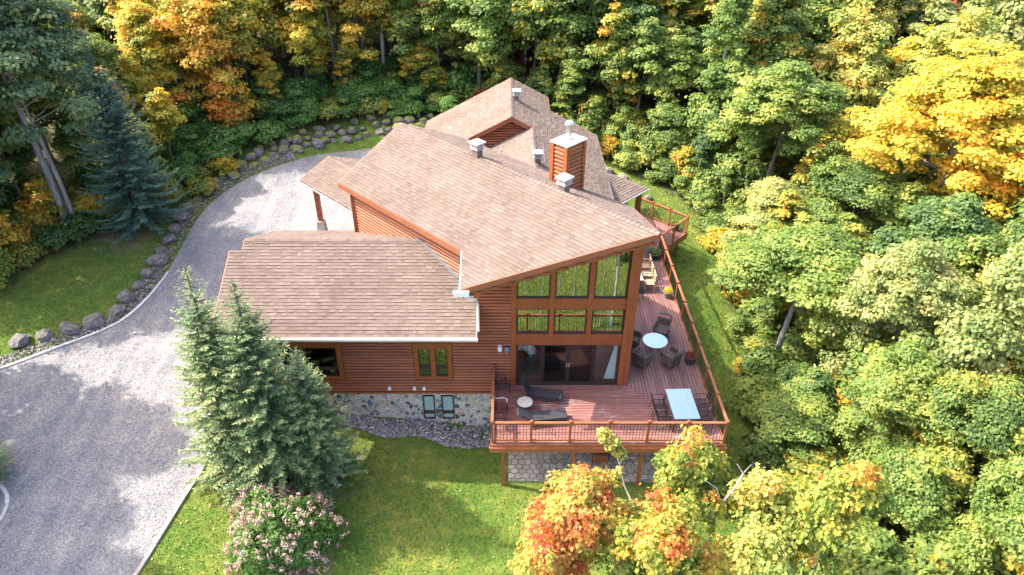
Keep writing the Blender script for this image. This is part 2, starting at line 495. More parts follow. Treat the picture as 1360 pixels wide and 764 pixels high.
def np_mesh(name, verts, faces, tone=None, mat=None):
    """verts (n,3), faces (m,k) with constant k"""
    me = bpy.data.meshes.new(name)
    nv, (nf, k) = len(verts), faces.shape
    me.vertices.add(nv)
    me.vertices.foreach_set('co', verts.astype(np.float32).ravel())
    me.loops.add(nf * k)
    me.loops.foreach_set('vertex_index', faces.astype(np.int32).ravel())
    me.polygons.add(nf)
    me.polygons.foreach_set('loop_start', np.arange(0, nf * k, k, dtype=np.int32))
    if tone is not None:
        a = me.attributes.new('tone', 'FLOAT', 'FACE')
        a.data.foreach_set('value', tone.astype(np.float32))
    me.update(calc_edges=True)
    if mat:
        me.materials.append(MATS[mat])
    return me
def clip_half(poly, a, b, c):      # keep a*x+b*y<=c
    out = []
    for i in range(len(poly)):
        p, q = poly[i], poly[(i + 1) % len(poly)]
        dp, dq = a * p[0] + b * p[1] - c, a * q[0] + b * q[1] - c
        if dp <= 0: out.append(p)
        if dp * dq < 0:
            t = dp / (dp - dq)
            out.append((p[0] + (q[0] - p[0]) * t, p[1] + (q[1] - p[1]) * t))
    return out
def clip_rect(poly, x0, x1, y0, y1):
    for a, b, c in ((-1, 0, -x0), (1, 0, x1), (0, -1, -y0), (0, 1, y1)):
        poly = clip_half(poly, a, b, c)
        if len(poly) < 3: return []
    return poly
def inpoly(x, y, poly):
    r = False
    j = len(poly) - 1
    for i in range(len(poly)):
        xi, yi = poly[i]
        xj, yj = poly[j]
        if (yi > y) != (yj > y) and x < (xj - xi) * (y - yi) / (yj - yi) + xi:
            r = not r
        j = i
    return r
def voronoi(pts, bound, shrink):
    cells = []
    for i, p in enumerate(pts):
        poly = list(bound)
        for j, q in enumerate(pts):
            if i == j: continue
            dx, dy = q[0] - p[0], q[1] - p[1]
            d = sqrt(dx * dx + dy * dy)
            if d > 1.6: continue
            poly = clip_half(poly, dx / d, dy / d, (dx * (p[0] + q[0]) + dy * (p[1] + q[1])) / 2 / d - shrink)
            if len(poly) < 3: break
        if len(poly) >= 3: cells.append(poly)
    return cells

# ------------------------------------------------------------------ terrain
CTRL = np.array([
 (-10.5, 22, -1.6), (-7, 22, -1.85), (-3.7, 22, -2.15), (-1, 22, -2.68), (1, 21, -2.80), (4, 21, -2.80), (8, 20, -2.95), (1, 19, -2.85), (5, 18.6, -2.9),
 (-6.3, 15.3, -3.0), (0, 15.5, -3.4), (-4.7, 19, -2.8), (0.8, 17.4, -3.1), (5, 16, -3.4), (9, 16, -3.8), (-2, 20, -2.75),
 (-11, 18.5, -2.0), (-8.5, 18.5, -2.2), (-8, 16.2, -2.5), (-12.6, 16.3, -2.1), (-12.9, 12, -2.5), (-18, 16, -2.0), (-22, 22, -1.3), (-16, 22, -1.5),
 (-12.5, 25, -1.0), (-16, 30, -0.85), (-14, 36, -0.5), (-11, 35, -0.4), (-14, 42, -0.3), (-10, 40, -0.2), (-9, 31, -0.5), (-8, 45, -0.1),
 (-23.5, 25.5, -1.0), (-19.9, 27.4, -0.9), (-19, 34, -0.5), (-18.4, 42, -0.2), (-11, 47.5, 0.1), (-26, 29, -0.4), (-24, 34, 0.0), (-21, 36, 0.0), (-30, 30, 0.0),
 (-15.5, 47.5, 1.4), (-10, 50, 1.4), (-18.5, 45, 0.9), (-5, 49, 0.6), (-5, 44, 0), (0, 47, 0), (3, 44, 0), (7.6, 45.6, -0.3), (0, 38, -0.3), (0, 30, -0.8),
 (9.6, 41.4, -0.8), (12, 39.8, -1.3), (10, 34, -1.6), (12.1, 34, -1.9), (11.5, 30, -2.3), (10.6, 23, -3.0), (8, 26, -2.6), (14, 30, -2.8), (18, 25, -4.0), (16, 16, -5.0), (10, 12, -4.5),
 (25, 40, -3.5), (3, 8, -4.5), (-8, 8, -3.2), (-20, 5, -2.6), (0, 70, 4), (-40, 70, 4), (40, 70, 2), (0, 120, 14), (-80, 100, 12), (80, 100, 9), (-60, 30, 2), (60, 20, -6),
 (0, -40, -7), (-60, -40, -4), (60, -40, -9), (160, 170, 20), (-160, 170, 24), (0, 190, 28), (-170, 0, 6), (170, 0, -8)], float)
def _rbf():
    P = CTRL[:, :2]
    n = len(P)
    r = np.sqrt(((P[:, None] - P[None]) ** 2).sum(-1))
    A = np.zeros((n + 3, n + 3))
    A[:n, :n] = r
    A[:n, n] = 1
    A[:n, n + 1:] = P
    A[n, :n] = 1
    A[n + 1:, :n] = P.T
    A[np.arange(n), np.arange(n)] -= 0.4      # a little smoothing
    return np.linalg.solve(A, np.concatenate([CTRL[:, 2], np.zeros(3)]))
RBFW = _rbf()
def ground(x, y):
    x, y = np.asarray(x, float), np.asarray(y, float)
    sh = x.shape
    q = np.stack([x.ravel(), y.ravel()], 1)
    r = np.sqrt(((q[:, None] - CTRL[None, :, :2]) ** 2).sum(-1))
    n = len(CTRL)
    z = r @ RBFW[:n] + RBFW[n] + q @ RBFW[n + 1:]
    return z.reshape(sh)
def gz(x, y):
    return float(ground(np.array([x]), np.array([y]))[0])

LEFT_EDGE = [(-44, 15), (-32, 19.5), (-22.8, 24.2), (-21.4, 25.4), (-19.8, 26.5), (-18.7, 27.6), (-18.2, 29.5), (-18.05, 31.6), (-18.3, 35), (-18.3, 38.5), (-17.6, 41.2), (-16, 42.9), (-14.2, 44.2), (-12, 45.6), (-9, 46.6), (-5, 46.8)]
RIGHT_EDGE = [(-30, -12), (-17, 4), (-13.6, 11), (-12.93, 14.7), (-12.63, 16.3), (-12.36, 17.87), (-11.9, 20), (-11.0, 22.3), (-10.0, 24), (-9.6, 28), (-7.5, 29), (-6.6, 31), (-6, 35), (-5.4, 40), (-4.9, 43), (-4.5, 45)]
# forest boundary: inside this clearing is lawn
CLEARING = [(-27, 27.5), (-25, 31.5), (-23.2, 34.2), (-20, 38), (-18.6, 43), (-15, 47.3), (-9.5, 50.2), (-3, 50), (3, 46.8), (7.2, 45.5), (10.5, 42), (12.3, 38.5), (12.4, 33), (11.9, 28), (11.0, 23), (10.2, 19), (9.4, 14), (8, 4), (-5, -4), (-20, -8), (-40, 0), (-50, 14), (-40, 21)]
def signed_dist(px, py, poly):
    P = np.array(poly)
    Q = np.roll(P, -1, 0)
    pts = np.stack([px.ravel(), py.ravel()], 1)[:, None]
    d = Q - P
    t = np.clip(((pts - P) * d).sum(-1) / (d * d).sum(-1), 0, 1)
    dist = np.sqrt((((P + t[..., None] * d) - pts) ** 2).sum(-1)).min(1)
    x, y = pts[:, 0, 0], pts[:, 0, 1]
    ins = np.zeros(len(x), bool)
    for (xi, yi), (xj, yj) in zip(P, Q):
        c = ((yi > y) != (yj > y)) & (x < (xj - xi) * (y - yi) / (yj - yi + 1e-12) + xi)
        ins ^= c
    return np.where(ins, dist, -dist).reshape(px.shape)
xs = np.concatenate([np.linspace(-400, -60, 18)[:-1], np.arange(-60, -30, 2.0), np.arange(-30, 20, 0.5), np.arange(20, 60, 2.0), np.linspace(60, 400, 18)])
ys = np.concatenate([np.linspace(-300, -20, 14)[:-1], np.arange(-20, 6, 2.0), np.arange(6, 56, 0.5), np.arange(56, 110, 3.0), np.linspace(110, 500, 20)])
GX, GY = np.meshgrid(xs, ys)
GZ = ground(GX, GY)
nx, ny = len(xs), len(ys)
idx = np.arange(nx * ny).reshape(ny, nx)
F = np.stack([idx[:-1, :-1], idx[:-1, 1:], idx[1:, 1:], idx[1:, :-1]], -1).reshape(-1, 4)
me = np_mesh('ground', np.stack([GX, GY, GZ], -1).reshape(-1, 3), F, None, 'terrain')
me.polygons.foreach_set('use_smooth', [True] * len(me.polygons))
sd = signed_dist(GX, GY, CLEARING)
fa = np.clip(0.5 - sd / 2.4, 0, 1)
a = me.attributes.new('forest', 'FLOAT', 'POINT')
a.data.foreach_set('value', fa.astype(np.float32).ravel())
so = np.zeros_like(GX)
for cx, cy, r, k in ((-21.5, 34.4, 2.6, 0.68), (-9.6, 18.8, 2.0, 1.0), (-7.4, 18.8, 1.5, 0.8), (-6.2, 20.3, 0.8, 0.62), (-7.8, 15.8, 1.9, 0.9), (-1.5, 20.4, 0.9, 0.4), (-5.5, 19.2, 1.0, 0.4), (-14.5, 46.2, 2.5, 0.5)):
    so = np.maximum(so, k * np.clip(1.35 - np.hypot(GX - cx, GY - cy) / r, 0, 1))
a = me.attributes.new('soil', 'FLOAT', 'POINT')
a.data.foreach_set('value', so.astype(np.float32).ravel())
go = bpy.data.objects.new('ground', me)
COL.objects.link(go)
tag(go, 'grassy lawn and leaf strewn forest floor around the house', None, None, 'structure')

def resample(poly, n):
    P = np.array(poly, float)
    L = np.concatenate([[0], np.cumsum(np.hypot(*np.diff(P, axis=0).T))])
    t = np.linspace(0, L[-1], n)
    return np.stack([np.interp(t, L, P[:, 0]), np.interp(t, L, P[:, 1])], 1)
def smoothpoly(poly, n=3):
    P = np.array(poly, float)
    for _ in range(n):
        Q = [P[0]]
        for a, b in zip(P[:-1], P[1:]):
            Q += [a * .75 + b * .25, a * .25 + b * .75]
        Q.append(P[-1])
        P = np.array(Q)
    return P
A = np.array(LEFT_EDGE)
B = np.array(RIGHT_EDGE)
def ctrl_loft(A, B, n, k):
    ta = np.linspace(0, len(A) - 1, n)
    a = np.stack([np.interp(ta, range(len(A)), A[:, i]) for i in (0, 1)], 1)
    b = np.stack([np.interp(ta, range(len(B)), B[:, i]) for i in (0, 1)], 1)
    s = np.linspace(0, 1, k)
    return a[:, None] * (1 - s[None, :, None]) + b[:, None] * s[None, :, None]
G = ctrl_loft(smoothpoly(A, 2), smoothpoly(B, 2), 120, 44)
z = ground(G[..., 0], G[..., 1]) + 0.035
n0, n1 = G.shape[:2]
ii = np.arange(n0 * n1).reshape(n0, n1)
F = np.stack([ii[:-1, :-1], ii[1:, :-1], ii[1:, 1:], ii[:-1, 1:]], -1).reshape(-1, 4)[:, ::-1]
me = np_mesh('driveway', np.concatenate([G.reshape(-1, 2), z.reshape(-1, 1)], 1), F, None, 'gravel')
me.polygons.foreach_set('use_smooth', [True] * len(me.polygons))
dr = bpy.data.objects.new('driveway', me)
COL.objects.link(dr)
tag(dr, 'grey gravel driveway curving round to the carport', None, None, 'structure')

# ------------------------------------------------------------------ house
S2 = sqrt(0.5)
house = thing('log_house', 'brown log sided house with tan shingle roofs, stone base and tall window wall', 'house', (-1.0, 27.0, -2.7))
RSUM, RZ, KM = 25.897, 8.063, 0.3387
def z_front(x, y): return RZ + KM * (x + y - RSUM)
def z_back(x, y): return RZ - KM * (x + y - RSUM)
WR_Y, WR_Z, WM = 24.73, 5.47, 0.479          # wing ridge
def z_wf(x, y): return WR_Z - WM * (WR_Y - y)
def z_wb(x, y): return WR_Z - WM * (y - WR_Y)
def z_R(x, y): return 6.405 - 0.525 * x
def z_UL(x, y): return 6.3 - 0.525 * (0.2 - x)
def z_LL(x, y): return 5.7065 - 0.525 * (1.33 - x)
def plane3(a, b, c):
    a, b, c = Vector(a), Vector(b), Vector(c)
    n = (b - a).cross(c - a)
    return lambda x, y: a.z - (n.x * (x - a.x) + n.y * (y - a.y)) / n.z

TABS = []
CAMP = Vector((0, 0, 20))
def area2(p):
    return sum(p[i][0] * p[(i + 1) % len(p)][1] - p[(i + 1) % len(p)][0] * p[i][1] for i in range(len(p))) / 2
def shingles(roof, poly, zf, expo=0.150, width=0.21, rng=random.Random(3)):
    z0 = zf(0, 0)
    gx, gy = zf(1, 0) - z0, zf(0, 1) - z0
    m = sqrt(gx * gx + gy * gy)
    u = (gx / m, gy / m)
    w = (-u[1], u[0])
    e = expo / sqrt(1 + m * m)
    P = [(x * w[0] + y * w[1], x * u[0] + y * u[1]) for x, y in poly]
    if area2(P) < 0: P = P[::-1]
    s0, s1 = min(p[0] for p in P), max(p[0] for p in P)
    t0, t1 = min(p[1] for p in P), max(p[1] for p in P)
    rows = int((t1 - t0) / e) + 1
    for r in range(rows):
        tb = t0 + r * e
        s = s0 - width * rng.random()
        rowj = rng.uniform(-0.06, 0.06)
        while s < s1:
            wd = width * rng.uniform(0.55, 1.35)
            c = clip_rect(P, s + 0.003, s + wd - 0.003, tb, tb + e * 1.04)
            ss = s
            s += wd
            if len(c) < 3 or abs(area2(c)) < 0.0012: continue
            if area2(c) < 0: c = c[::-1]
            h = rng.choice((0.013, 0.015, 0.024, 0.028))
            tone = min(1, max(0, rng.gauss(0.56, 0.075) + rowj + (0.10 if h > 0.02 else -0.10)))
            vs = []
            for q in c:
                x, y = q[0] * w[0] + q[1] * u[0], q[0] * w[1] + q[1] * u[1]
                k = (q[1] - tb) / e
                vs.append((x, y, zf(x, y) + 0.006 + h * max(0, 1 - k)))
            fs = [tuple(range(len(vs)))]
            n = len(c)
            for i in range(n):
                j = (i + 1) % n
                if abs(c[i][1] - tb) < 1e-5 and abs(c[j][1] - tb) < 1e-5:
                    a, b = vs[i], vs[j]
                    k0 = len(vs)
                    vs += [(a[0], a[1], a[2] - h - 0.004), (b[0], b[1], b[2] - h - 0.004)]
                    fs.append((i, k0, k0 + 1, j))
            cx, cy, cz = vs[0]
            d = (Vector((cx, cy, cz)) - CAMP).length
            TABS.append((d, vs, fs, tone, roof))
def slab(mb, poly, zf, th=0.16):
    if area2(poly) < 0: poly = poly[::-1]
    n = len(mb.v)
    k = len(poly)
    mb.v += [(x, y, zf(x, y) - th) for x, y in poly] + [(x, y, zf(x, y)) for x, y in poly]
    mb.f.append(tuple(range(n + k - 1, n - 1, -1)))
    mb.f.append(tuple(range(n + k, n + 2 * k)))
    for i in range(k):
        j = (i + 1) % k
        mb.f.append((n + i, n + j, n + k + j, n + k + i))
def make_roof(name, slopes, label):
    mb = MB()
    for poly, zf in slopes:
        slab(mb, poly, zf)
    o = mb.build(name, 'roof_deck', house)
    o['label'] = label
    for poly, zf in slopes:
        shingles(o, poly, zf)
    return o
def edge_board(parent, a, b, depth, th, mat, name, drop=0.0, out=0.0):
    """board hung under a roof edge from a to b (3D points on the roof surface)"""
    a, b = Vector(a), Vector(b)
    d = (b - a)
    h = Vector((d.x, d.y, 0)).normalized()
    nrm = Vector((h.y, -h.x, 0))            # to the right of a->b = outward when the roof lies left
    z0, z1 = -drop - depth, -drop
    o_ = nrm * out
    p = [a + o_, b + o_, b + o_ + nrm * th, a + o_ + nrm * th]
    mb = MB()
    mb.hexa([q + Vector((0, 0, z0)) for q in p] + [q + Vector((0, 0, z1)) for q in p])
    return mb.build(name, mat, parent)
def ridge_caps(parent, a, b, half=0.13, drop=0.055):
    a, b = Vector(a), Vector(b)
    d = b - a
    L = d.length
    d.normalize()
    w = Vector((d.y, -d.x, 0)).normalized()
    n = max(1, int(L / 0.2))
    mb = MB()
    for i in range(n):
        p = a + d * (L * i / n)
        q = a + d * (L * (i + 1.06) / n)
        hh = 0.034
        up0, up1 = Vector((0, 0, hh)), Vector((0, 0, hh - 0.016))
        dn = Vector((0, 0, -drop))
        t = random.gauss(0.66, 0.13)
        for s in (1, -1):
            f = [p + up0, q + up1, q + up1 + w * half * s + dn, p + up0 + w * half * s + dn]
            if s > 0: f = f[::-1]
            mb.quad(*f)
            mb.t.append(t)
        mb.quad(p + up0 + w * half + dn, p + up0, p + up0 - w * half + dn)
        mb.t.append(t * 0.7)
    o = mb.build('ridge_cap', 'shingle', parent)
    return tag(o, kind='stuff')

# --- main roof: diagonal ridge running out to the window corner
RF, RB = (5.155, 20.742), (-4.84, 30.737)
front_poly = [(-1.69, 20.742), RF, RB, (-7.41, 28.17), (-1.69, 22.452)]
back_poly = [RF, (5.155, 25.877), (-2.27, 33.305), RB]
main = make_roof('main_roof', [(front_poly, z_front), (back_poly, z_back)], 'large tan shingled gable roof with a diagonal ridge')
ridge_caps(main, (*RF, RZ), (*RB, RZ))
def P3(p, zf): return Vector((p[0], p[1], zf(*p)))
edge_board(main, P3((-1.69, 20.742), z_front), P3(RF, z_front), 0.24, 0.035, 'fascia_stain', 'fascia', -0.012)
edge_board(main, P3((-1.62, 20.90), z_front), P3((5.05, 20.90), z_front), 0.30, 0.05, 'fascia_stain', 'barge_beam', 0.22)
edge_board(main, P3(RF, z_back), P3((5.155, 25.877), z_back), 0.26, 0.035, 'fascia_stain', 'fascia', -0.012)
edge_board(main, P3((-7.41, 28.17), z_front), P3((-1.69, 22.452), z_front), 0.24, 0.035, 'fascia_stain', 'fascia', -0.005)
edge_board(main, P3(RB, z_front), P3((-7.41, 28.17), z_front), 0.24, 0.035, 'fascia_stain', 'fascia', -0.012)
edge_board(main, P3((-1.69, 22.452), z_front), P3((-1.69, 20.742), z_front), 0.22, 0.035, 'white_metal', 'drip_edge', -0.01)
for i in range(11):                                   # lookout ends under the front rake
    x = -1.2 + i * 0.6
    zz = z_front(x, 20.9) - 0.40
    mb = MB()
    mb.box(x, x + 0.32, 20.80, 20.848, zz - 0.05, zz + 0.05)
    mb.build('lookout', 'trim_stain', main)

# --- wing roof (left): ridge along the facade
WL, WR = -10.6, -1.17
wf_poly = [(-11.10, 20.742), (WR, 20.742), (WR, WR_Y), (WL, WR_Y), (WL, 24.23), (-11.10, 24.23)]
wb_poly = [(WL, WR_Y), (-3.0, WR_Y), (-6.0, 28.9), (-10.75, 28.9)]
wing = make_roof('wing_roof', [(wf_poly, z_wf), (wb_poly, z_wb)], 'long tan shingled roof over the stone based wing')
ridge_caps(wing, (WL, WR_Y, WR_Z), (-3.45, WR_Y, WR_Z))
edge_board(wing, P3((-11.10, 24.23), z_wf), P3((-11.10, 20.742), z_wf), 0.22, 0.03, 'fascia_stain', 'fascia', -0.008)
edge_board(wing, P3((WL, WR_Y), z_wf), P3((WL, 24.26), z_wf), 0.22, 0.03, 'fascia_stain', 'fascia', -0.008)
edge_board(wing, P3((WR, 20.742), z_wf), P3((WR, 22.3), z_wf), 0.22, 0.03, 'gutter_metal', 'drip_edge', -0.012)
def gutter(parent, a, b, out=(0, -1), r=0.065):
    a, b = Vector(a), Vector(b)
    o_ = Vector((out[0], out[1], 0))
    mb = MB()
    prof = [(0.0, 0.06), (0.0, -0.10), (0.09, -0.10), (0.125, -0.01), (0.125, 0.03), (0.105, 0.03), (0.10, -0.01), (0.08, -0.08), (0.015, -0.08)]
    k = len(prof)
    mb.v = [tuple(p + o_ * q[0] + Vector((0, 0, q[1] - 0.02))) for p in (a, b) for q in prof]
    for i in range(k - 1):
        mb.f.append((i, i + 1, k + i + 1, k + i))
    mb.f.append(tuple(range(k - 1, -1, -1)))
    mb.f.append(tuple(range(k, 2 * k)))
    return mb.build('gutter', 'gutter_metal', parent)
gutter(wing, P3((-11.3, 20.738), z_wf), P3((-1.1, 20.738), z_wf))
mb = MB()                                             # downspout from the main roof corner to the wing gutter
zt = z_front(-1.69, 20.742)
mb.tube([(-1.66, 20.66, zt - 0.12), (-1.45, 20.66, zt - 0.30), (-1.13, 20.78, zt - 0.46), (-1.07, 20.90, zt - 0.75), (-1.07, 20.92, 3.75)], 0.045, 6)
mb.build('downspout', 'gutter_metal', main)
mb = MB()
mb.box(-1.93, -1.36, 20.60, 20.735, zt - 0.22, zt - 0.02)
mb.build('gutter_end', 'white_metal', main)
# flashing where the wing roof runs into the diagonal wall
mb = MB()
for (xa, ya), (xb, yb) in (((-1.72, 23.05), (-3.4, 24.73)),):
    pts = []
    for t in (0, 1):
        x, y = xa + (xb - xa) * t, ya + (yb - ya) * t
        pts.append((x - 0.02, y - 0.02))
    (xa, ya), (xb, yb) = pts
    q = 0.24
    mb.quad((xa - q, ya, z_wf(xa - q, ya) + 0.05), (xa, ya, z_wf(xa, ya) + 0.06), (xb, yb, z_wf(xb, yb) + 0.06), (xb - q, yb, z_wf(xb - q, yb) + 0.05))
mb.build('flashing', 'flashing', wing)

# --- rear roofs
UL = [(0.2, 36.2), (0.2, 42.7), (-5.05, 42.7), (-5.05, 36.2)]
RR = [(0.2, 36.2), (1.33, 36.2), (1.33, 29.6), (5.35, 31.5), (5.35, 40.4), (2.46, 40.4), (2.46, 42.7), (0.2, 42.7)]
LLp = [(1.33, 29.6), (1.33, 36.45), (-3.4, 36.45), (-3.4, 33.4)]
rear = make_roof('rear_roof', [(UL, z_UL), (RR, z_R), (LLp, z_LL)], 'stepped tan shingled gable roof behind the chimney')
ridge_caps(rear, (0.2, 36.2, 6.3), (0.2, 42.7, 6.3))
ridge_caps(rear, (1.33, 30.4, 5.7065), (1.33, 36.2, 5.7065))
edge_board(rear, P3((-3.2, 36.2), z_UL), P3((0.2, 36.2), z_UL), 0.26, 0.04, 'fascia_stain', 'fascia', -0.012)
edge_board(rear, P3((0.2, 36.2), z_R), P3((1.36, 36.2), z_R), 0.26, 0.04, 'fascia_stain', 'fascia', -0.012)
edge_board(rear, P3((5.35, 31.5), z_R), P3((5.35, 40.4), z_R), 0.2, 0.04, 'flashing', 'fascia', -0.005)
edge_board(rear, P3((2.46, 40.4), z_R), P3((2.46, 42.7), z_R), 0.2, 0.04, 'fascia_stain', 'fascia', -0.005)
edge_board(rear, P3((-5.05, 42.7), z_UL), P3((-5.05, 36.2), z_UL), 0.2, 0.04, 'fascia_stain', 'fascia', -0.005)
# --- porch roof
PA, PE1, PH, PE0 = (4.51, 34.86, 3.98), (7.54, 34.43, 3.0), (5.37, 32.25, 3.0), (5.34, 36.65, 3.0)
porch = make_roof('porch_roof', [([PA[:2], PH[:2], PE1[:2]], plane3(PA, PH, PE1)), ([PA[:2], (4.3, 32.25), PH[:2]], plane3(PA, (4.0, 32.25, 3.0), PH)), ([PA[:2], PE1[:2], PE0[:2]], plane3(PA, PE1, PE0))], 'small hipped shingle roof over the corner porch')
ridge_caps(porch, PH, PA)
ridge_caps(porch, PE1, PA)
edge_board(porch, PH, PE1, 0.16, 0.03, 'flashing', 'fascia', -0.01)
gutter(porch, PH, PE1, (S2, -S2))
edge_board(porch, PE1, PE0, 0.16, 0.03, 'flashing', 'fascia', -0.01)
# --- carport
CE0, CE1 = Vector((-11.38, 35.34, 3.0)), Vector((-7.3, 31.26, 3.0))
cw, cm = 1.95, 0.4
def z_cf(x, y): return 3.0 + cm * ((x + y) - (CE0.x + CE0.y)) * S2
CR0 = CE0 + Vector((cw * S2, cw * S2, cm * cw))
CR1 = CE1 + Vector((cw * S2, cw * S2, cm * cw))
def z_cb(x, y): return CR0.z - cm * ((x + y) - (CR0.x + CR0.y)) * S2
CB0, CB1 = CR0 + Vector((cw * S2, cw * S2, -cm * cw)), CR1 + Vector((cw * S2, cw * S2, -cm * cw))
carp = make_roof('carport_roof', [([CE0[:2], CE1[:2], CR1[:2], CR0[:2]], z_cf), ([CR0[:2], CR1[:2], CB1[:2], CB0[:2]], z_cb)], 'small shingled carport roof on a square post')
ridge_caps(carp, CR0, CR1)
gutter(carp, CE0, CE1, (-S2, -S2))
edge_board(carp, CR0, CE0, 0.2, 0.03, 'fascia_stain', 'fascia', -0.01)
edge_board(carp, CB0, CR0, 0.2, 0.03, 'fascia_stain', 'fascia', -0.01)
for px, py in ((-10.58, 35.3), (-8.3, 37.6)):
    g = gz(px, py)
    mb = MB()
    mb.box(px - .13, px + .13, py - .13, py + .13, g + 0.9, z_cf(px, py) - 0.12 if px < -10 else 3.0)
    po = mb.build('carport_post', 'log_stain', house)
    mb = MB()
    mb.hexa([(px - .26, py - .26, g - 0.1), (px + .26, py - .26, g - 0.1), (px + .26, py + .26, g - 0.1), (px - .26, py + .26, g - 0.1),
             (px - .2, py - .2, g + 0.9), (px + .2, py - .2, g + 0.9), (px + .2, py + .2, g + 0.9), (px - .2, py + .2, g + 0.9)])
    mb.build('stone_pier', 'stone_base', po)

# shingle pieces: the 300 that show largest are objects, the rest one mass for each roof
TABS.sort(key=lambda t: t[0])
for d, vs, fs, tone, roof in TABS[:300]:
    mb = MB()
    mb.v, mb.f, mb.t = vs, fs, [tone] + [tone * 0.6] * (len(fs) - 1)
    mb.build('shingle', 'shingle', roof)
acc = {}
for d, vs, fs, tone, roof in TABS[300:]:
    mb = acc.setdefault(roof.name, (roof, MB()))[1]
    n = len(mb.v)
    mb.v += vs
    mb.f += [tuple(n + i for i in f) for f in fs]
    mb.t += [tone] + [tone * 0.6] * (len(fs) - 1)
for roof, mb in acc.values():
    tag(mb.build('shingle_courses', 'shingle', roof), kind='stuff')

# --- walls
def seg_minus(segs, a, b):
    out = []
    for s, e in segs:
        if b <= s or a >= e: out.append((s, e)); continue
        if a > s: out.append((s, a))
        if b < e: out.append((b, e))
    return out
LOGH = 0.152
def log_row(parent, p0, u, nrm, a, b, z, mat='log_stain', h=LOGH, bulge=0.095, name='log', base=0.0):
    mb = MB()
    prof = [(-h / 2 + 0.012, 0.0), (-h * 0.40, bulge * 0.55), (-h * 0.16, bulge * .97), (h * 0.12, bulge), (h * 0.36, bulge * 0.68), (h / 2 - 0.006, 0.0)]
    k = len(prof)
    for s in (a, b):
        c = Vector(p0) + Vector(u) * s
        for dz, o_ in prof:
            q = c + Vector(nrm) * (o_ + base)
            mb.v.append((q.x, q.y, z + dz))
    for i in range(k - 1):
        mb.f.append((i, i + 1, k + i + 1, k + i))
    mb.f.append(tuple(range(k)))
    mb.f.append(tuple(range(2 * k - 1, k - 1, -1)))
    return mb.build(name, mat, parent)
def log_wall(name, p0, p1, nrm, z0, ztop, holes=(), corner=True, label=None, core_z0=None, th=0.18, zmax=9.0, smin=None):
    p0, p1, nrm = Vector((*p0, 0)), Vector((*p1, 0)), Vector((*nrm, 0))
    u = p1 - p0
    L = u.length
    u.normalize()
    K = 24
    mb = MB()                                    # core
    cz = z0 if core_z0 is None else core_z0
    for i in range(K):
        s0, s1 = L * i / K, L * (i + 1) / K
        a, b = p0 + u * s0, p0 + u * s1
        za, zb = ztop(a.x, a.y), ztop(b.x, b.y)
        if max(za, zb) <= cz: continue
        za, zb = max(za, cz + .01), max(zb, cz + .01)
        bk = -nrm * th
        mb.hexa([(a.x, a.y, cz), (b.x, b.y, cz), (b.x + bk.x, b.y + bk.y, cz), (a.x + bk.x, a.y + bk.y, cz),
                 (a.x, a.y, za), (b.x, b.y, zb), (b.x + bk.x, b.y + bk.y, zb), (a.x + bk.x, a.y + bk.y, za)])
    w = mb.build(name, 'joist', house)
    if label: w['label'] = label
    z = z0 + LOGH / 2
    while z < zmax:
        ok = [k for k in range(201) if ztop(*(p0 + u * (L * k / 200))[:2]) > z + 0.05]
        if not ok: break
        segs = [(L * ok[0] / 200, L * ok[-1] / 200)]
        for a, b, h0, h1 in holes:
            if z + LOGH / 2 > h0 and z - LOGH / 2 < h1:
                segs = seg_minus(segs, a, b)
        for a, b in segs:
            if b - a > 0.06:
                log_row(w, p0, u, nrm, a, b, z)
        z += LOGH
    return w

FY = 22.25
LB = -0.46
# wing front wall (logs), windows cut out; x runs from the left end
WX0 = -10.85
win_a = (-9.45, -6.92, 0.41, 1.93)
win_b = (-3.62, -2.44, 0.41, 1.90)
def front_top(x, y):
    if x < -1.17: return z_wf(x, FY) - 0.2
    return z_front(x, FY) - 0.2
holes = [(w[0] - 0.22 - WX0, w[1] + 0.22 - WX0, w[2] - 0.17, w[3] + 0.3) for w in (win_a, win_b)]
fw_ = log_wall('front_wall', (WX0, FY), (0.13, FY), (0, -1), LB, front_top, holes, label='brown horizontal log siding of the front wall')
log_wall('diagonal_wall', (-6.82, 28.15), (-1.2, 22.53), (-S2, -S2), 3.2, lambda x, y: z_front(x, y) - 0.16, label='log siding of the upper diagonal wall')
log_wall('end_wall', (-2.4, 32.57), (-6.82, 28.15), (-S2, S2), -0.4, lambda x, y: min(z_front(x, y), z_back(x, y)) - 0.16)
log_wall('side_wall', (4.96, FY + 0.2), (4.96, 25.5), (1, 0), 0.0, lambda x, y: z_back(x, y) - 0.16, label='log siding along the side deck')
log_wall('wing_end_wall', (-10.6, 28.4), (-10.6, FY), (-1, 0), -1.4, lambda x, y: min(z_wf(x, y), z_wb(x, y)) - 0.18)
gw = log_wall('gable_wall', (-3.0, 36.5), (1.3, 36.5), (0, -1), 3.4, lambda x, y: min(z_UL(x, y), z_R(x, y)) - 0.16, label='log filled triangular gable above the rear roof')
log_wall('porch_wall', (4.95, 32.9), (5.75, 33.7), (S2, -S2), 0.0, lambda x, y: 2.85)
mb = MB()                                       # plain walls nobody sees from the yard side
mb.box(-4.7, 4.9, 33.0, 39.9, -1.0, 3.3)
mb.box(-4.7, 2.2, 39.9, 42.3, -1.0, 3.3)
mb.box(-10.5, -6.6, 22.6, 28.3, -1.8, 3.2)
mb.build('rear_wall', 'log_stain', house)
mb = MB()
mb.box(7.05, 7.25, 34.2, 34.4, 0, 2.95)
mb.build('porch_post', 'trim_stain', house)
mb = MB()
mb.box(-6.93, -6.68, 27.98, 28.26, 3.0, z_front(-6.82, 28.12) - 0.16)
mb.build('corner_board', 'trim_stain', house)
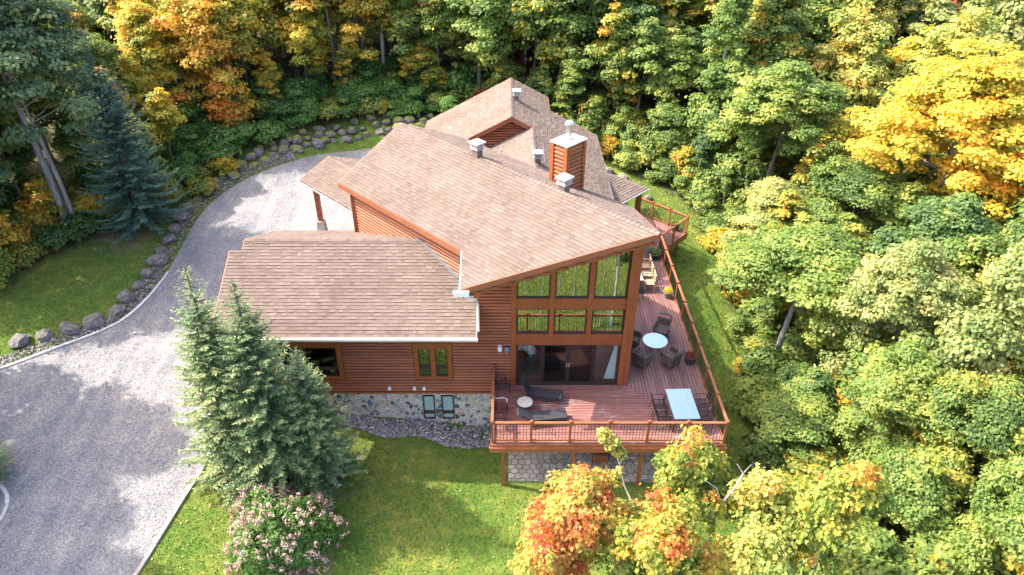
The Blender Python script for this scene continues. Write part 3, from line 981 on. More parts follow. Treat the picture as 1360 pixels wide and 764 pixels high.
for x0, x1 in ((-1.30, -1.13),):
    mb = MB()
    mb.box(x0, x1, FY - 0.12, FY - 0.075, 3.1, z_front(x0, FY) - 0.25)
    mb.build('corner_board', 'trim_stain', house)
# boards round the left window bay and the skirt above the stone
def board(x0, x1, z0, z1, y0=FY - 0.11, y1=FY - 0.005, mat='trim_stain', parent=house, name='trim_board'):
    mb = MB()
    mb.box(x0, x1, y0, y1, z0, z1)
    return mb.build(name, mat, parent)
board(WX0, 0.13, LB - 0.10, LB - 0.002, FY - 0.09, name='skirt_board')

def window(x0, x1, z0, z1, cols, split, y=FY, glass='glass_mirror', blind=None, name='window', trim=True):
    o = bpy.data.objects.new(name, None)
    COL.objects.link(o)
    o.parent = house
    o.location = Vector(((x0 + x1) / 2, y, z0)) - origin(house)
    if trim:
        t = 0.2
        for a in ((x0 - t, x0, z0 - 0.15, z1 + 0.28), (x1, x1 + t, z0 - 0.15, z1 + 0.28), (x0, x1, z1, z1 + 0.28), (x0, x1, z0 - 0.15, z0)):
            board(*a, parent=o, name='casing')
    mbk = MB()
    mbk.box(x0, x1, y - 0.014, y - 0.004, z0, z1)
    if blind:
        mbk.build('blind', blind, o)
    else:
        mbk.build('dark_room_panel', 'rubber_black', o)  # flat black panel colours in the dark of the unlit room
    n = len(cols)
    for i, (a, b) in enumerate(cols):
        f = 0.045
        rows = [(z0, z1)] if not split else [(z0, z0 + split - 0.03), (z0 + split + 0.03, z1)]
        fr = MB()
        for (c, d) in rows:
            fr.box(a, a + f, y - 0.075, y - 0.002, c, d)
            fr.box(b - f, b, y - 0.075, y - 0.002, c, d)
            fr.box(a + f, b - f, y - 0.075, y - 0.002, c, c + f)
            fr.box(a + f, b - f, y - 0.075, y - 0.002, d - f, d)
        if split:
            fr.box(a, b, y - 0.07, y - 0.002, z0 + split - 0.03, z0 + split + 0.03)
        fr.build('frame', 'dark_frame', o)
        for (c, d) in rows:
            pm = MB()
            pm.box(a + f, b - f, y - 0.035, y - 0.028, c + f, d - f)
            pm.build('pane', glass, o)
    for (a, b), (c, d) in zip(cols[:-1], cols[1:]):
        board(b, c, z0, z1, y - 0.10, parent=o, name='mullion')
    return o
window(win_b[0], win_b[1], 0.41, 1.90, [(-3.62, -3.14), (-2.94, -2.44)], 0.48)
window(win_a[0], win_a[1], 0.41, 1.93, [(-9.45, -8.2), (-8.2, -6.92)], 0.42, glass='glass_dark')
# stone basement wall with two windows
stone_holes = [(-3.60, -3.10, -2.02, -0.68), (-2.80, -2.28, -2.02, -0.68)]
SX0, SX1, SZ0, SZ1 = -10.85, 9.0, -3.1, LB - 0.105
mb = MB()
mb.box(SX0, 0.2, FY - 0.02, FY + 0.2, SZ0, SZ1)
mb.box(0.2, 4.9, FY - 0.02, FY + 0.2, SZ0, -0.3)
mb.box(4.7, 4.95, FY + 0.2, 33, SZ0, -0.05)
mb.box(SX0, SX0 + 0.2, FY + 0.2, 28.2, SZ0, SZ1 - 0.6)
sw = mb.build('stone_foundation', 'mortar', house)
sw['label'] = 'mixed fieldstone basement wall with pale mortar joints'
rng = random.Random(5)
pts = []
tries = 0
while tries < 9000 and len(pts) < 300:
    tries += 1
    x, zz = rng.uniform(-8.0, -0.3), rng.uniform(-2.85, SZ1)
    if zz < gz(x, 22) - 0.25: continue
    if any(a - 0.03 < x < b + 0.03 and c - 0.03 < zz < d + 0.03 for a, b, c, d in stone_holes): continue
    r = rng.choice((0.13, 0.16, 0.20, 0.25))
    if all(((x - q[0]) * 0.85) ** 2 + ((zz - q[1]) * 1.15) ** 2 > ((r + q[2]) / 2) ** 2 for q in pts):
        pts.append((x, zz, r))
stones = voronoi([(p[0], p[1]) for p in pts], [(-8.9, -3.0), (-0.2, -3.0), (-0.2, SZ1), (-8.9, SZ1)], 0.016)
for poly in stones:
    cx, cz = sum(p[0] for p in poly) / len(poly), sum(p[1] for p in poly) / len(poly)
    for a, b, c, d in stone_holes:           # keep the stones out of the window openings
        if a - 0.5 < cx < b + 0.5 and c - 0.5 < cz < d + 0.5:
            cand = [clip_half(poly, 1, 0, a - 0.02), clip_half(poly, -1, 0, -(b + 0.02)), clip_half(poly, 0, 1, c - 0.02), clip_half(poly, 0, -1, -(d + 0.02))]
            if a - 0.02 < max(p[0] for p in poly) and b + 0.02 > min(p[0] for p in poly) and c - 0.02 < max(p[1] for p in poly) and d + 0.02 > min(p[1] for p in poly):
                cand = [q for q in cand if len(q) >= 3]
                poly = max(cand, key=lambda q: abs(area2(q))) if cand else []
        if len(poly) < 3: break
    if len(poly) < 3 or abs(area2(poly)) < 0.004: continue
    cx, cz = sum(p[0] for p in poly) / len(poly), sum(p[1] for p in poly) / len(poly)
    jit = [(x + rng.uniform(-.012, .012), z_ + rng.uniform(-.012, .012)) for x, z_ in poly]
    k = len(jit)
    dp = rng.uniform(0.02, 0.05)
    mb = MB()
    mb.v = [(x, FY - 0.022, z_) for x, z_ in jit] + [(cx + (x - cx) * .86, FY - 0.02 - dp + rng.uniform(-.008, .008), cz + (z_ - cz) * .86) for x, z_ in jit]
    for i in range(k):
        j = (i + 1) % k
        mb.f.append((i, j, k + j, k + i))
    mb.f.append(tuple(range(k, 2 * k)))
    t = rng.choice((0.0, 0.08, 0.14, 0.25, 0.3, 0.36, 0.42, 0.48, 0.52, 0.58, 0.63, 0.7, 0.74, 0.85, 0.97)) + rng.uniform(-.03, .03)
    mb.t = [max(0, min(1, t))] * (k + 1)
    mb.build('stone', 'wall_stone', sw)
for a, b, c, d in stone_holes:
    window(a, b, c, d, [(a, b)], 0.38, y=FY - 0.02, glass='glass_clear', blind='blind', name='basement_window', trim=False)
# small vents and outlets in the skirt
for x in (-5.0, -3.95, -3.55):
    mb = MB()
    mb.box(x, x + 0.13, FY - 0.17, FY - 0.06, -0.30, -0.17)
    mb.build('wall_outlet', 'white_metal', house)

# --- the tall window wall
XL, XR = 0.352, 4.576
cols3 = [(0.36, 1.64), (1.82, 3.11), (3.31, 4.576)]
def ftop(x): return min(z_front(x, FY), z_back(x, FY)) - 0.42
for x0, x1 in ((0.13, 0.352), (1.645, 1.815), (3.115, 3.305)):
    mb = MB()
    lo = -0.06 if x0 < 0.2 else 2.08
    mb.hexa([(x0, FY - 0.10, lo), (x1, FY - 0.10, lo), (x1, FY + 0.1, lo), (x0, FY + 0.1, lo), (x0, FY - 0.10, ftop(x0)), (x1, FY - 0.10, ftop(x1)), (x1, FY + 0.1, ftop(x1)), (x0, FY + 0.1, ftop(x0))])
    mb.build('mullion', 'trim_stain', house)
for z0_, z1_ in ((2.08, 2.62), (3.85, 4.35)):
    board(0.354, 4.60, z0_, z1_, FY - 0.085, FY + 0.08, name='beam')
for xa, xb in ((0.13, 3.647), (3.647, 4.98)):
    mb = MB()
    q = [(xa, FY - 0.09), (xb, FY - 0.09), (xb, FY + 0.1), (xa, FY + 0.1)]
    mb.hexa([(x, y, ftop(x)) for x, y in q] + [(x, y, ftop(x) + 0.27) for x, y in q])
    mb.build('beam', 'trim_stain', house)
mb = MB()
mb.hexa([(4.602, FY - 0.16, -0.06), (4.80, FY - 0.16, -0.06), (4.80, FY + 0.2, -0.06), (4.602, FY + 0.2, -0.06), (4.602, FY - 0.16, ftop(4.6)), (4.80, FY - 0.16, ftop(4.8)), (4.80, FY + 0.2, ftop(4.8)), (4.602, FY + 0.2, ftop(4.6))])
mb.build('corner_post', 'trim_stain', house)
mb = MB()
mb.hexa([(4.806, FY - 0.14, -0.06), (5.0, FY - 0.14, -0.06), (5.0, FY + 0.2, -0.06), (4.806, FY + 0.2, -0.06), (4.806, FY - 0.14, ftop(4.8)), (5.0, FY - 0.14, ftop(5.0)), (5.0, FY + 0.2, ftop(5.0)), (4.806, FY + 0.2, ftop(4.8))])
mb.build('corner_post', 'trim_stain', house)
def frame_poly(o, pts, f=0.05, y0=FY - 0.05, y1=FY + 0.05, glass='glass_mirror', fmat='dark_frame'):
    """pts: 4 (x,z) counter-clockwise from lower left; frame plus pane"""
    cx, cz = sum(p[0] for p in pts) / 4, sum(p[1] for p in pts) / 4
    inn = [(pts[0][0] + f, pts[0][1] + f), (pts[1][0] - f, pts[1][1] + f), (pts[2][0] - f, pts[2][1] - f), (pts[3][0] + f, pts[3][1] - f)]
    mb = MB()
    for i in range(4):
        j = (i + 1) % 4
        a, b, c, d = pts[i], pts[j], inn[j], inn[i]
        mb.hexa([(a[0], y0, a[1]), (b[0], y0, b[1]), (c[0], y0, c[1]), (d[0], y0, d[1]), (a[0], y1, a[1]), (b[0], y1, b[1]), (c[0], y1, c[1]), (d[0], y1, d[1])])
    mb.build('frame', fmat, o)
    mb = MB()
    ym = (y0 + y1) / 2
    mb.hexa([(p[0], ym - 0.004, p[1]) for p in inn] + [(p[0], ym + 0.004, p[1]) for p in inn])
    mb.build('pane', glass, o)
for (a, b) in cols3:
    for z0_, z1_ in ((2.62, 3.85), (4.35, None)):
        o = bpy.data.objects.new('window', None)
        COL.objects.link(o)
        o.parent = house
        o.location = Vector(((a + b) / 2, FY, z0_)) - origin(house)
        t0_, t1_ = (z1_, z1_) if z1_ else (ftop(a), ftop(b))
        frame_poly(o, [(a, z0_ + .002), (b, z0_ + .002), (b, t1_ - .002), (a, t0_ - .002)])
DX = [0.354, 1.45, 2.49, 3.53, 4.60]
for i in range(4):
    o = bpy.data.objects.new('patio_door', None)
    COL.objects.link(o)
    o.parent = house
    o.location = Vector(((DX[i] + DX[i + 1]) / 2, FY, 0)) - origin(house)
    mid = i in (1, 2)
    frame_poly(o, [(DX[i] + .003, 0.03), (DX[i + 1] - .003, 0.03), (DX[i + 1] - .003, 2.075), (DX[i] + .003, 2.075)], 0.085 if not mid else 0.07, FY - (0.0 if not mid else 0.05), FY + (0.07 if not mid else 0.03), 'glass_clear' if not mid else 'glass_dark', 'dark_frame' if not mid else 'rubber_black')
    if mid:
        mb = MB()
        hx = DX[i + 1] - 0.05 if i == 1 else DX[i] + 0.05
        mb.box(hx - 0.015, hx + 0.015, FY - 0.085, FY - 0.052, 0.92, 1.12)
        mb.build('handle', 'steel', o)
board(0.354, 4.60, -0.04, 0.028, FY - 0.06, FY + 0.08, mat='dark_frame', name='door_sill')
# room behind the glass
mb = MB()
mb.quad((0.15, 22.4, 0.0), (4.75, 22.4, 0.0), (4.75, 27.5, 0.0), (0.15, 27.5, 0.0))
mb.quad((0.15, 27.5, 0.0), (4.75, 27.5, 0.0), (4.75, 27.5, 5.6), (0.15, 27.5, 5.6))
mb.quad((0.15, 22.4, 0.0), (0.15, 27.5, 0.0), (0.15, 27.5, 5.6), (0.15, 22.4, 5.2))
mb.build('room_interior', 'interior_wood', house)
# wall lamps
def wall_lamp(x, z_, mat, label):
    o = bpy.data.objects.new('wall_lamp', None)
    COL.objects.link(o)
    o.parent = house
    o['label'] = label
    o.location = Vector((x, FY - 0.08, z_)) - origin(house)
    mb = MB()
    mb.box(-0.07, 0.07, -0.02, 0.01, -0.09, 0.12)
    mb.build('back_plate', 'rubber_black' if mat == 'lamp_blue' else 'white_metal', o, False)
    mb = MB()
    mb.tube([(0, -0.02, 0.05), (0, -0.12, 0.08)], 0.015, 6)
    mb.build('arm', 'rubber_black', o, False)
    mb = MB()
    mb.lathe([(0.03, -0.10), (0.085, -0.06), (0.085, 0.06), (0.11, 0.07), (0.03, 0.13)], 10, (0, -0.14))
    mb.build('lamp_shade', mat, o, False)
wall_lamp(-0.30, 1.95, 'white_metal', 'white lantern on the log wall beside the glass doors')
wall_lamp(-0.02, 1.92, 'lamp_blue', 'blue grey lantern on the log wall beside the glass doors')

# --- chimney
ch = bpy.data.objects.new('chimney', None)
COL.objects.link(ch)
ch.parent = house
c0 = Vector((1.83, 26.55, 0))
ua, ub = Vector((S2, -S2, 0)), Vector((S2, S2, 0))
ch.location = Vector((2.4, 26.6, 6.3)) - origin(house)
CA, CBd, CZ0, CZ1 = 0.72, 1.02, 6.2, 8.93
mb = MB()
mb.obox(c0 + Vector((0, 0, CZ0)), ua, ub, Vector((0, 0, 1)), CA, CBd, CZ1 - CZ0)
mb.build('chimney_body', 'log_stain', ch)
z_ = 6.5
while z_ < 8.75:
    log_row(ch, c0, ua, -ub, 0.09, CA - 0.07, z_, h=0.17, bulge=0.06)
    log_row(ch, c0 + ua * CA, ub, ua, 0.07, CBd - 0.07, z_, h=0.17, bulge=0.06)
    z_ += 0.17
for pos in ((0, 0), (CA, 0), (CA, CBd)):
    p = c0 + ua * pos[0] + ub * pos[1]
    mb = MB()
    mb.obox(p - ua * 0.085 - ub * 0.085 + Vector((0, 0, CZ0)), ua, ub, Vector((0, 0, 1)), 0.17, 0.17, CZ1 - CZ0 - 0.003)
    mb.build('corner_board', 'trim_stain', ch)
mb = MB()
mb.obox(c0 - ua * 0.10 - ub * 0.10 + Vector((0, 0, CZ1)), ua, ub, Vector((0, 0, 1)), CA + 0.2, CBd + 0.2, 0.05)
mb.build('chimney_cap', 'white_metal', ch)
cc = c0 + ua * (CA / 2) + ub * (CBd / 2)
mb = MB()
mb.lathe([(0.20, CZ1 + 0.05), (0.19, CZ1 + 0.09), (0.125, CZ1 + 0.16), (0.125, CZ1 + 0.62), (0.19, CZ1 + 0.63), (0.19, CZ1 + 0.74), (0.14, CZ1 + 0.80)], 16, (cc.x, cc.y))
mb.build('flue', 'steel', ch)

def roof_vent(x, y, zf, rz, roof, s=1.0):
    z_ = zf(x, y)
    h = 0.62 * s
    mb = MB()
    mb.box(-.15 * s, .15 * s, -.15 * s, .15 * s, -0.25, h * 0.55)
    for k in range(3):
        zz = h * (0.5 + 0.13 * k)
        mb.box(-.21 * s, .21 * s, -.21 * s, .21 * s, zz, zz + 0.035)
    mb.box(-.17 * s, .17 * s, -.17 * s, .17 * s, h * .5, h * .9)
    mb.box(-.26 * s, .26 * s, -.26 * s, .26 * s, h * .9, h * .98)
    mb.box(-.17 * s, .17 * s, -.17 * s, .17 * s, h * .98, h * 1.05)
    me_ = mb.build('roof_vent', 'vent_cap', roof, False)
    me_.location = Vector((x, y, z_)) - origin(roof)
    me_.rotation_euler = (0, 0, rz)
    me_.data.materials.append(MATS['vent_body'])
    for i, f in enumerate(me_.data.polygons):
        if i < 6 or 24 <= i < 30: f.material_index = 1
roof_vent(-1.24, 27.14, z_back, pi / 4, main)
roof_vent(2.14, 24.22, z_back, pi / 4, main)
roof_vent(0.5, 39.24, z_R, 0, rear, 0.95)
roof_vent(1.46, 31.8, z_R, 0, rear, 0.95)
mb = MB()
mb.tube([(-0.34, 34.1, 4.6), (-0.34, 34.1, 5.28)], 0.055, 8)
mb.tube([(-0.34, 34.1, 5.28), (-0.34, 34.1, 5.36)], 0.065, 8)
mb.build('vent_pipe', 'vent_cap', rear)

# ------------------------------------------------------------------ deck
DL, DR, DF, DB = -0.58, 8.27, 18.81, 32.79
deck = thing('deck', 'raised red brown board deck wrapping round the window corner', 'deck', (4.0, 20.5, -2.8))
def deck_boards(poly, axis, mat, w=0.145, gap=0.016):
    lo, hi = min(p[axis] for p in poly), max(p[axis] for p in poly)
    t = lo
    while t < hi - 0.01:
        c = clip_rect(poly, t + gap / 2, min(hi, t + w - gap / 2), -100, 100) if axis == 0 else clip_rect(poly, -100, 100, t + gap / 2, min(hi, t + w - gap / 2))
        t += w
        if len(c) < 3 or abs(area2(c)) < 0.003: continue
        if area2(c) < 0: c = c[::-1]
        mb = MB()
        dz = random.uniform(-0.0025, 0.0015)
        mb.prism(c, -0.036 + dz, dz)
        mb.build('deck_board', mat, deck)
front_zone = [(DL, DF), (DR - 0.02, DF), (5.02, 22.07), (DL, 22.07)]
deck_boards(front_zone, 1, 'deck_x')
deck_boards([(DR, DF + 0.01), (DR, DB), (5.04, DB), (5.04, 22.06)], 0, 'deck_y')
OCT = [(5.06, DB + 0.01), (DR, DB + 0.01), (10.2, 34.85), (7.60, 37.4), (5.6, 37.4), (5.06, 36.5)]
deck_boards(OCT, 0, 'deck_y')
mb = MB()
for y in np.arange(19.2, 37.0, 0.6):
    x0_, x1_ = (DL + 0.1, DR - 0.1) if y < 22.1 else ((5.1, DR - 0.1) if y < DB else (5.3, 7.6))
    mb.box(x0_, x1_, y - 0.03, y + 0.03, -0.26, -0.04)
tag(mb.build('joist', 'joist', deck), kind='stuff')
def rim(a, b, z0_=-0.34, z1_=-0.04, th=0.045, mat='rail_stain', name='rim_board'):
    a, b = Vector((*a, 0)), Vector((*b, 0))
    d = (b - a)
    L = d.length
    d.normalize()
    n = Vector((d.y, -d.x, 0))
    mb = MB()
    mb.obox(a + Vector((0, 0, z0_)), d, n, Vector((0, 0, 1)), L, th, z1_ - z0_)
    return mb.build(name, mat, deck)
rim((DL - 0.05, DF), (DR + 0.05, DF))
rim((DR, DF), (DR, DB))
rim((DR, DB), (10.2, 34.85))
rim((10.2, 34.85), (7.6, 37.4))
rim((DL, 22.0), (DL, DF))
rim((DL - 0.10, DF - 0.002), (DR + 0.1, DF - 0.002), -0.39, -0.16, 0.10, name='beam')
for x in (-0.17, 2.62, 5.3, 7.95):
    g = gz(x, 19.3)
    mb = MB()
    mb.box(x - .07, x + .07, 19.2, 19.34, g - 0.05, -0.26)
    mb.build('support_post', 'rail_stain', deck)
for x, y in ((8.05, 23), (8.05, 27.5), (8.05, 32), (9.7, 34.8), (7.6, 36.9)):
    g = gz(x, y)
    mb = MB()
    mb.box(x - .07, x + .07, y - .07, y + .07, g - 0.05, -0.26)
    mb.build('support_post', 'rail_stain', deck)
rail = thing('deck_railing', 'stained wood railing with thin black balusters round the deck', 'railing', (4.0, DF, 0.0))
bal_mesh = None
def rail_run(a, b, bays, skip_first=False, scroll=True, step=0.115):
    global bal_mesh
    a, b = Vector((*a, 0)), Vector((*b, 0))
    d = b - a
    L = d.length
    u = d.normalized()
    n = Vector((u.y, -u.x, 0))
    for i in range(bays + 1):
        if i == 0 and skip_first: continue
        p = a + u * (L * i / bays)
        mb = MB()
        mb.obox(p - u * .045 - n * .045 + Vector((0, 0, 0.0)), u, n, Vector((0, 0, 1)), .09, .09, 1.10)
        po = mb.build('rail_post', 'rail_stain', rail)
        mb = MB()
        q = p + Vector((0, 0, 1.10))
        k = len(mb.v)
        mb.obox(q - u * .06 - n * .06, u, n, Vector((0, 0, 1)), .12, .12, .025)
        mb.obox(q - u * .04 - n * .04 + Vector((0, 0, .025)), u, n, Vector((0, 0, 1)), .08, .08, .025)
        mb.build('post_cap', 'rail_stain', po)
    for i in range(bays):
        p0 = a + u * (L * i / bays) + u * 0.05
        p1 = a + u * (L * (i + 1) / bays) - u * 0.05
        l = (p1 - p0).length
        for (h, th, w, nm) in ((1.01, 0.045, 0.10, 'top_rail'), (0.94, 0.04, 0.045, 'upper_rail'), (0.09, 0.05, 0.045, 'bottom_rail')):
            mb = MB()
            mb.obox(p0 - n * (w / 2) + Vector((0, 0, h)), u, n, Vector((0, 0, 1)), l, w, th)
            mb.build(nm, 'rail_stain', rail)
        nb = max(2, int(l / step))
        for k in range(1, nb):
            q = p0 + u * (l * k / nb)
            if bal_mesh is None:
                mb = MB()
                mb.tube([(0, 0, 0.13), (0, 0, 0.945)], 0.0105, 5, False)
                bal_mesh = mb.mesh('baluster', 'baluster_black')
            o = bpy.data.objects.new('baluster', bal_mesh)
            COL.objects.link(o)
            o.parent = rail
            o.location = q - origin(rail)
        if scroll and i % 2 == 1:
            c = (p0 + p1) / 2 + Vector((0, 0, 0.52))
            mb = MB()
            for sgn in (-1, 1):
                pts = []
                for t in np.linspace(0, 2.6 * pi, 16):
                    r = 0.03 + 0.012 * t
                    pts.append(c + u * (sgn * (0.13 - r * cos(t))) + Vector((0, 0, r * sin(t))) + n * 0.018)
                mb.tube(pts, 0.009, 4)
            mb.build('scroll_ornament', 'baluster_black', rail)
rail_run((DL + 0.02, DF + 0.06), (DR - 0.05, DF + 0.06), 6)
rail_run((DR - 0.05, DF + 0.06), (DR - 0.05, DB), 9, True)
rail_run((DR - 0.05, DB), (10.12, 34.85), 2, True)
rail_run((10.12, 34.85), (7.6, 37.3), 3, True)
rail_run((DL + 0.02, DF + 0.06), (DL + 0.02, 22.05), 2, True, False)

# patio under the deck
patio = thing('patio', 'grey flagstone patio under the raised deck', 'patio', (4.0, 20.7, -2.8))
px0, px1, py0, py1 = 0.05, 6.9, 19.42, 22.2
mb = MB()
K = 30
zz = [[gz(px0 + (px1 - px0) * i / K, py0 + (py1 - py0) * j / 8) + 0.02 for i in range(K + 1)] for j in range(9)]
for i in range(K):
    for j in range(8):
        xa, xb = px0 + (px1 - px0) * i / K, px0 + (px1 - px0) * (i + 1) / K
        ya, yb = py0 + (py1 - py0) * j / 8, py0 + (py1 - py0) * (j + 1) / 8
        mb.quad((xa, ya, zz[j][i]), (xb, ya, zz[j][i + 1]), (xb, yb, zz[j + 1][i + 1]), (xa, yb, zz[j + 1][i]))
mb.build('gravel_bed', 'paver_bed', patio)
pts = []
rr = random.Random(9)
row = 0
y = py0
while y < py1 + 0.2:
    x = px0 + (0.17 if row % 2 else 0)
    while x < px1:
        pts.append((x + rr.uniform(-.06, .06), y + rr.uniform(-.05, .05)))
        x += 0.285
    y += 0.245
    row += 1
for poly in voronoi(pts, [(px0, py0), (px1, py0), (px1, py1), (px0, py1)], 0.014)[:298]:
    cx, cy = sum(p[0] for p in poly) / len(poly), sum(p[1] for p in poly) / len(poly)
    g = gz(cx, cy) + 0.02
    k = len(poly)
    if area2(poly) < 0: poly = poly[::-1]
    mb = MB()
    h = rr.uniform(0.028, 0.045)
    mb.v = [(x, y_, g - 0.03) for x, y_ in poly] + [(x, y_, g + h - 0.01) for x, y_ in poly] + [(cx + (x - cx) * .88, cy + (y_ - cy) * .88, g + h) for x, y_ in poly]
    for i in range(k):
        j = (i + 1) % k
        mb.f += [(i, j, k + j, k + i), (k + i, k + j, 2 * k + j, 2 * k + i)]
    mb.f.append(tuple(range(2 * k, 3 * k)))
    mb.build('paver', 'paver', patio)

# pebble strip along the stone wall
def tumbled(n, sampler, smin, smax, name, mat, label, flat=0.7, kindtag='stuff'):
    ico_v = np.array([(0, 0, 1), (.9, 0, .3), (.28, .85, .3), (-.73, .53, .3), (-.73, -.53, .3), (.28, -.85, .3), (0, 0, -.6)])
    ico_f = np.array([(0, 1, 2), (0, 2, 3), (0, 3, 4), (0, 4, 5), (0, 5, 1), (6, 2, 1), (6, 3, 2), (6, 4, 3), (6, 5, 4), (6, 1, 5)])
    xy = sampler(n)
    n = len(xy)
    s = RNG.uniform(smin, smax, n)
    ang = RNG.uniform(0, 2 * pi, n)
    base = ico_v[None] * RNG.uniform(0.65, 1.25, (n, 7, 3)) * s[:, None, None]
    base[..., 2] *= flat
    ca, sa = np.cos(ang)[:, None], np.sin(ang)[:, None]
    X = base[..., 0] * ca - base[..., 1] * sa + xy[:, 0, None]
    Y = base[..., 0] * sa + base[..., 1] * ca + xy[:, 1, None]
    Z = base[..., 2] + (ground(xy[:, 0], xy[:, 1]) + s * 0.2 + 0.03)[:, None]
    V = np.stack([X, Y, Z], -1).reshape(-1, 3)
    Fc = (ico_f[None] + (np.arange(n) * 7)[:, None, None]).reshape(-1, 3)
    tone = np.repeat(np.clip(RNG.normal(0.5, 0.25, n), 0, 1), 10)
    me = np_mesh(name, V, Fc, tone, mat)
    o = bpy.data.objects.new(name, me)
    COL.objects.link(o)
    return tag(o, label, None, None, kindtag)
def strip_sampler(n):
    x = RNG.uniform(-9.6, 0.3, n)
    w = 0.55 + 0.75 * np.clip((x + 9) / 9, 0, 1)
    y = 22.2 - w * RNG.random(n) ** 0.8 - 0.12 * np.sin(x * 2.1)
    return np.stack([x, y], 1)
tumbled(5200, strip_sampler, 0.025, 0.075, 'pebble_strip', 'pebble', 'grey and mauve pebble strip along the foot of the stone wall')
def drive_edge_sampler(n):
    P = smoothpoly(LEFT_EDGE[2:13], 2)
    t = RNG.integers(0, len(P) - 1, n)
    f = RNG.random(n)[:, None]
    q = P[t] * (1 - f) + P[t + 1] * f
    d = P[t + 1] - P[t]
    nrm = np.stack([-d[:, 1], d[:, 0]], 1) / np.linalg.norm(d, axis=1)[:, None]
    return q + nrm * RNG.uniform(0.1, 0.9, n)[:, None]
tumbled(3600, drive_edge_sampler, 0.02, 0.07, 'stone_chippings', 'pebble', 'dark stone chippings between the boulders and the driveway')
def drive_sampler(n):
    i, j = RNG.integers(0, n0 - 1, n), RNG.integers(0, n1 - 1, n)
    f, g_ = RNG.random(n)[:, None], RNG.random(n)[:, None]
    q = (G[i, j] * (1 - f) + G[i + 1, j] * f) * (1 - g_) + (G[i, j + 1] * (1 - f) + G[i + 1, j + 1] * f) * g_
    return q[(q[:, 0] > -26) & (q[:, 1] > 11)]
tumbled(15000, drive_sampler, 0.012, 0.034, 'loose_gravel', 'pebble', 'loose stones scattered over the gravel driveway')

# edging along the drive
def edging(name, label, pts, mat, w=0.13, h=0.10, piece=1.0):
    o = thing(name, label, 'edging', (pts[0][0], pts[0][1], gz(*pts[0])))
    P = np.array(pts, float)
    L = np.concatenate([[0], np.cumsum(np.hypot(*np.diff(P, axis=0).T))])
    n = max(1, int(L[-1] / piece))
    for i in range(n):
        t0_, t1_ = L[-1] * i / n + 0.01, L[-1] * (i + 1) / n - 0.01
        a = Vector((np.interp(t0_, L, P[:, 0]), np.interp(t0_, L, P[:, 1]), 0))
        b = Vector((np.interp(t1_, L, P[:, 0]), np.interp(t1_, L, P[:, 1]), 0))
        a.z, b.z = gz(a.x, a.y), gz(b.x, b.y)
        d = (b - a).normalized()
        nn = Vector((-d.y, d.x, 0)).normalized()
        mb = MB()
        hh = h + random.uniform(-0.015, 0.015)
        mb.obox(a - nn * w / 2 - Vector((0, 0, 0.05)), d, nn, Vector((0, 0, 1)), (b - a).length, w, hh + 0.05)
        mb.build('edging_block', mat, o)
edging('stone_edging', 'low pale stone edging where the driveway meets the boulder bed', [tuple(p) for p in smoothpoly([(-24.6, 23.3), (-22.8, 24.25), (-21.41, 25.41), (-19.83, 26.52), (-18.7, 27.59), (-18.18, 29.54), (-18.05, 31.64)], 2)], 'curb')
edging('timber_edging', 'straight pale timber edging between driveway and sunlit front lawn', [(-13.3, 12.6), (-12.93, 14.73), (-12.63, 16.32), (-12.36, 17.87), (-12.1, 19.2)], 'timber_edge')
edging('bed_edging', 'curved stone ring round the small planting island in the driveway', [(-20.15 + 1.5 * cos(t), 16.9 + 1.5 * sin(t)) for t in np.linspace(0, 2 * pi, 24)], 'curb', piece=0.5, h=0.09)

# ------------------------------------------------------------------ boulders
import bmesh
def boulder_mesh(seed):
    r = np.random.default_rng(seed)
    bm = bmesh.new()
    bmesh.ops.create_icosphere(bm, subdivisions=2, radius=1.0)
    ph = r.uniform(0, 6, (4, 3))
    cut = [(Vector(r.normal(size=3)).normalized(), r.uniform(0.62, 0.85)) for _ in range(7)]
    for v in bm.verts:
        p = v.co.copy()
        k = 1 + 0.10 * sum(sin(2.1 * p.dot(Vector(q)) + q[0]) for q in ph) / 2
        p *= k
        for n_, d_ in cut:
            e = p.dot(n_) - d_
            if e > 0: p -= n_ * e
        v.co = p
    me = bpy.data.meshes.new('boulder')
    bm.to_mesh(me)
    bm.free()
    me.materials.append(MATS['boulder'])
    return me
BM = [boulder_mesh(i) for i in range(6)]
def boulder(x, y, s, label, group, dz=0.0, moss=0.5):
    o = bpy.data.objects.new('boulder', random.choice(BM))
    COL.objects.link(o)
    o.location = (x, y, gz(x, y) + s * 0.22 + dz)
    o.rotation_euler = (random.uniform(-.25, .25), random.uniform(-.25, .25), random.uniform(0, 6.3))
    o.scale = (s * random.uniform(.9, 1.3), s * random.uniform(.8, 1.05), s * random.uniform(.6, .85))
    o['moss'] = moss
    return tag(o, label, 'boulder', group)
for x, y, s in ((-23.9, 25.2, .48), (-22.9, 26.0, .52), (-21.9, 26.5, .42), (-21.0, 26.95, .50), (-20.0, 27.5, .58), (-19.35, 28.3, .42), (-19.3, 29.4, .50), (-19.1, 30.3, .40), (-19.0, 31.3, .46),
                (-18.95, 32.4, .55), (-19.1, 33.5, .40), (-19.1, 34.5, .48), (-19.2, 35.6, .42), (-19.2, 36.7, .5), (-19.25, 37.8, .42), (-24.9, 24.7, .4)):
    boulder(x, y, s, 'grey boulder in the single row between side lawn and driveway', 'boulders edging the side lawn', moss=0.12)
rr = random.Random(21)
WALLP = smoothpoly([(-19.2, 38.9), (-18.8, 41.2), (-17.6, 42.9), (-15.9, 44.2), (-14.2, 45.5), (-12.4, 46.8), (-10.6, 47.8), (-8.2, 48.6), (-5.6, 48.9), (-3, 48.6)], 2)
Lw = np.concatenate([[0], np.cumsum(np.hypot(*np.diff(WALLP, axis=0).T))])
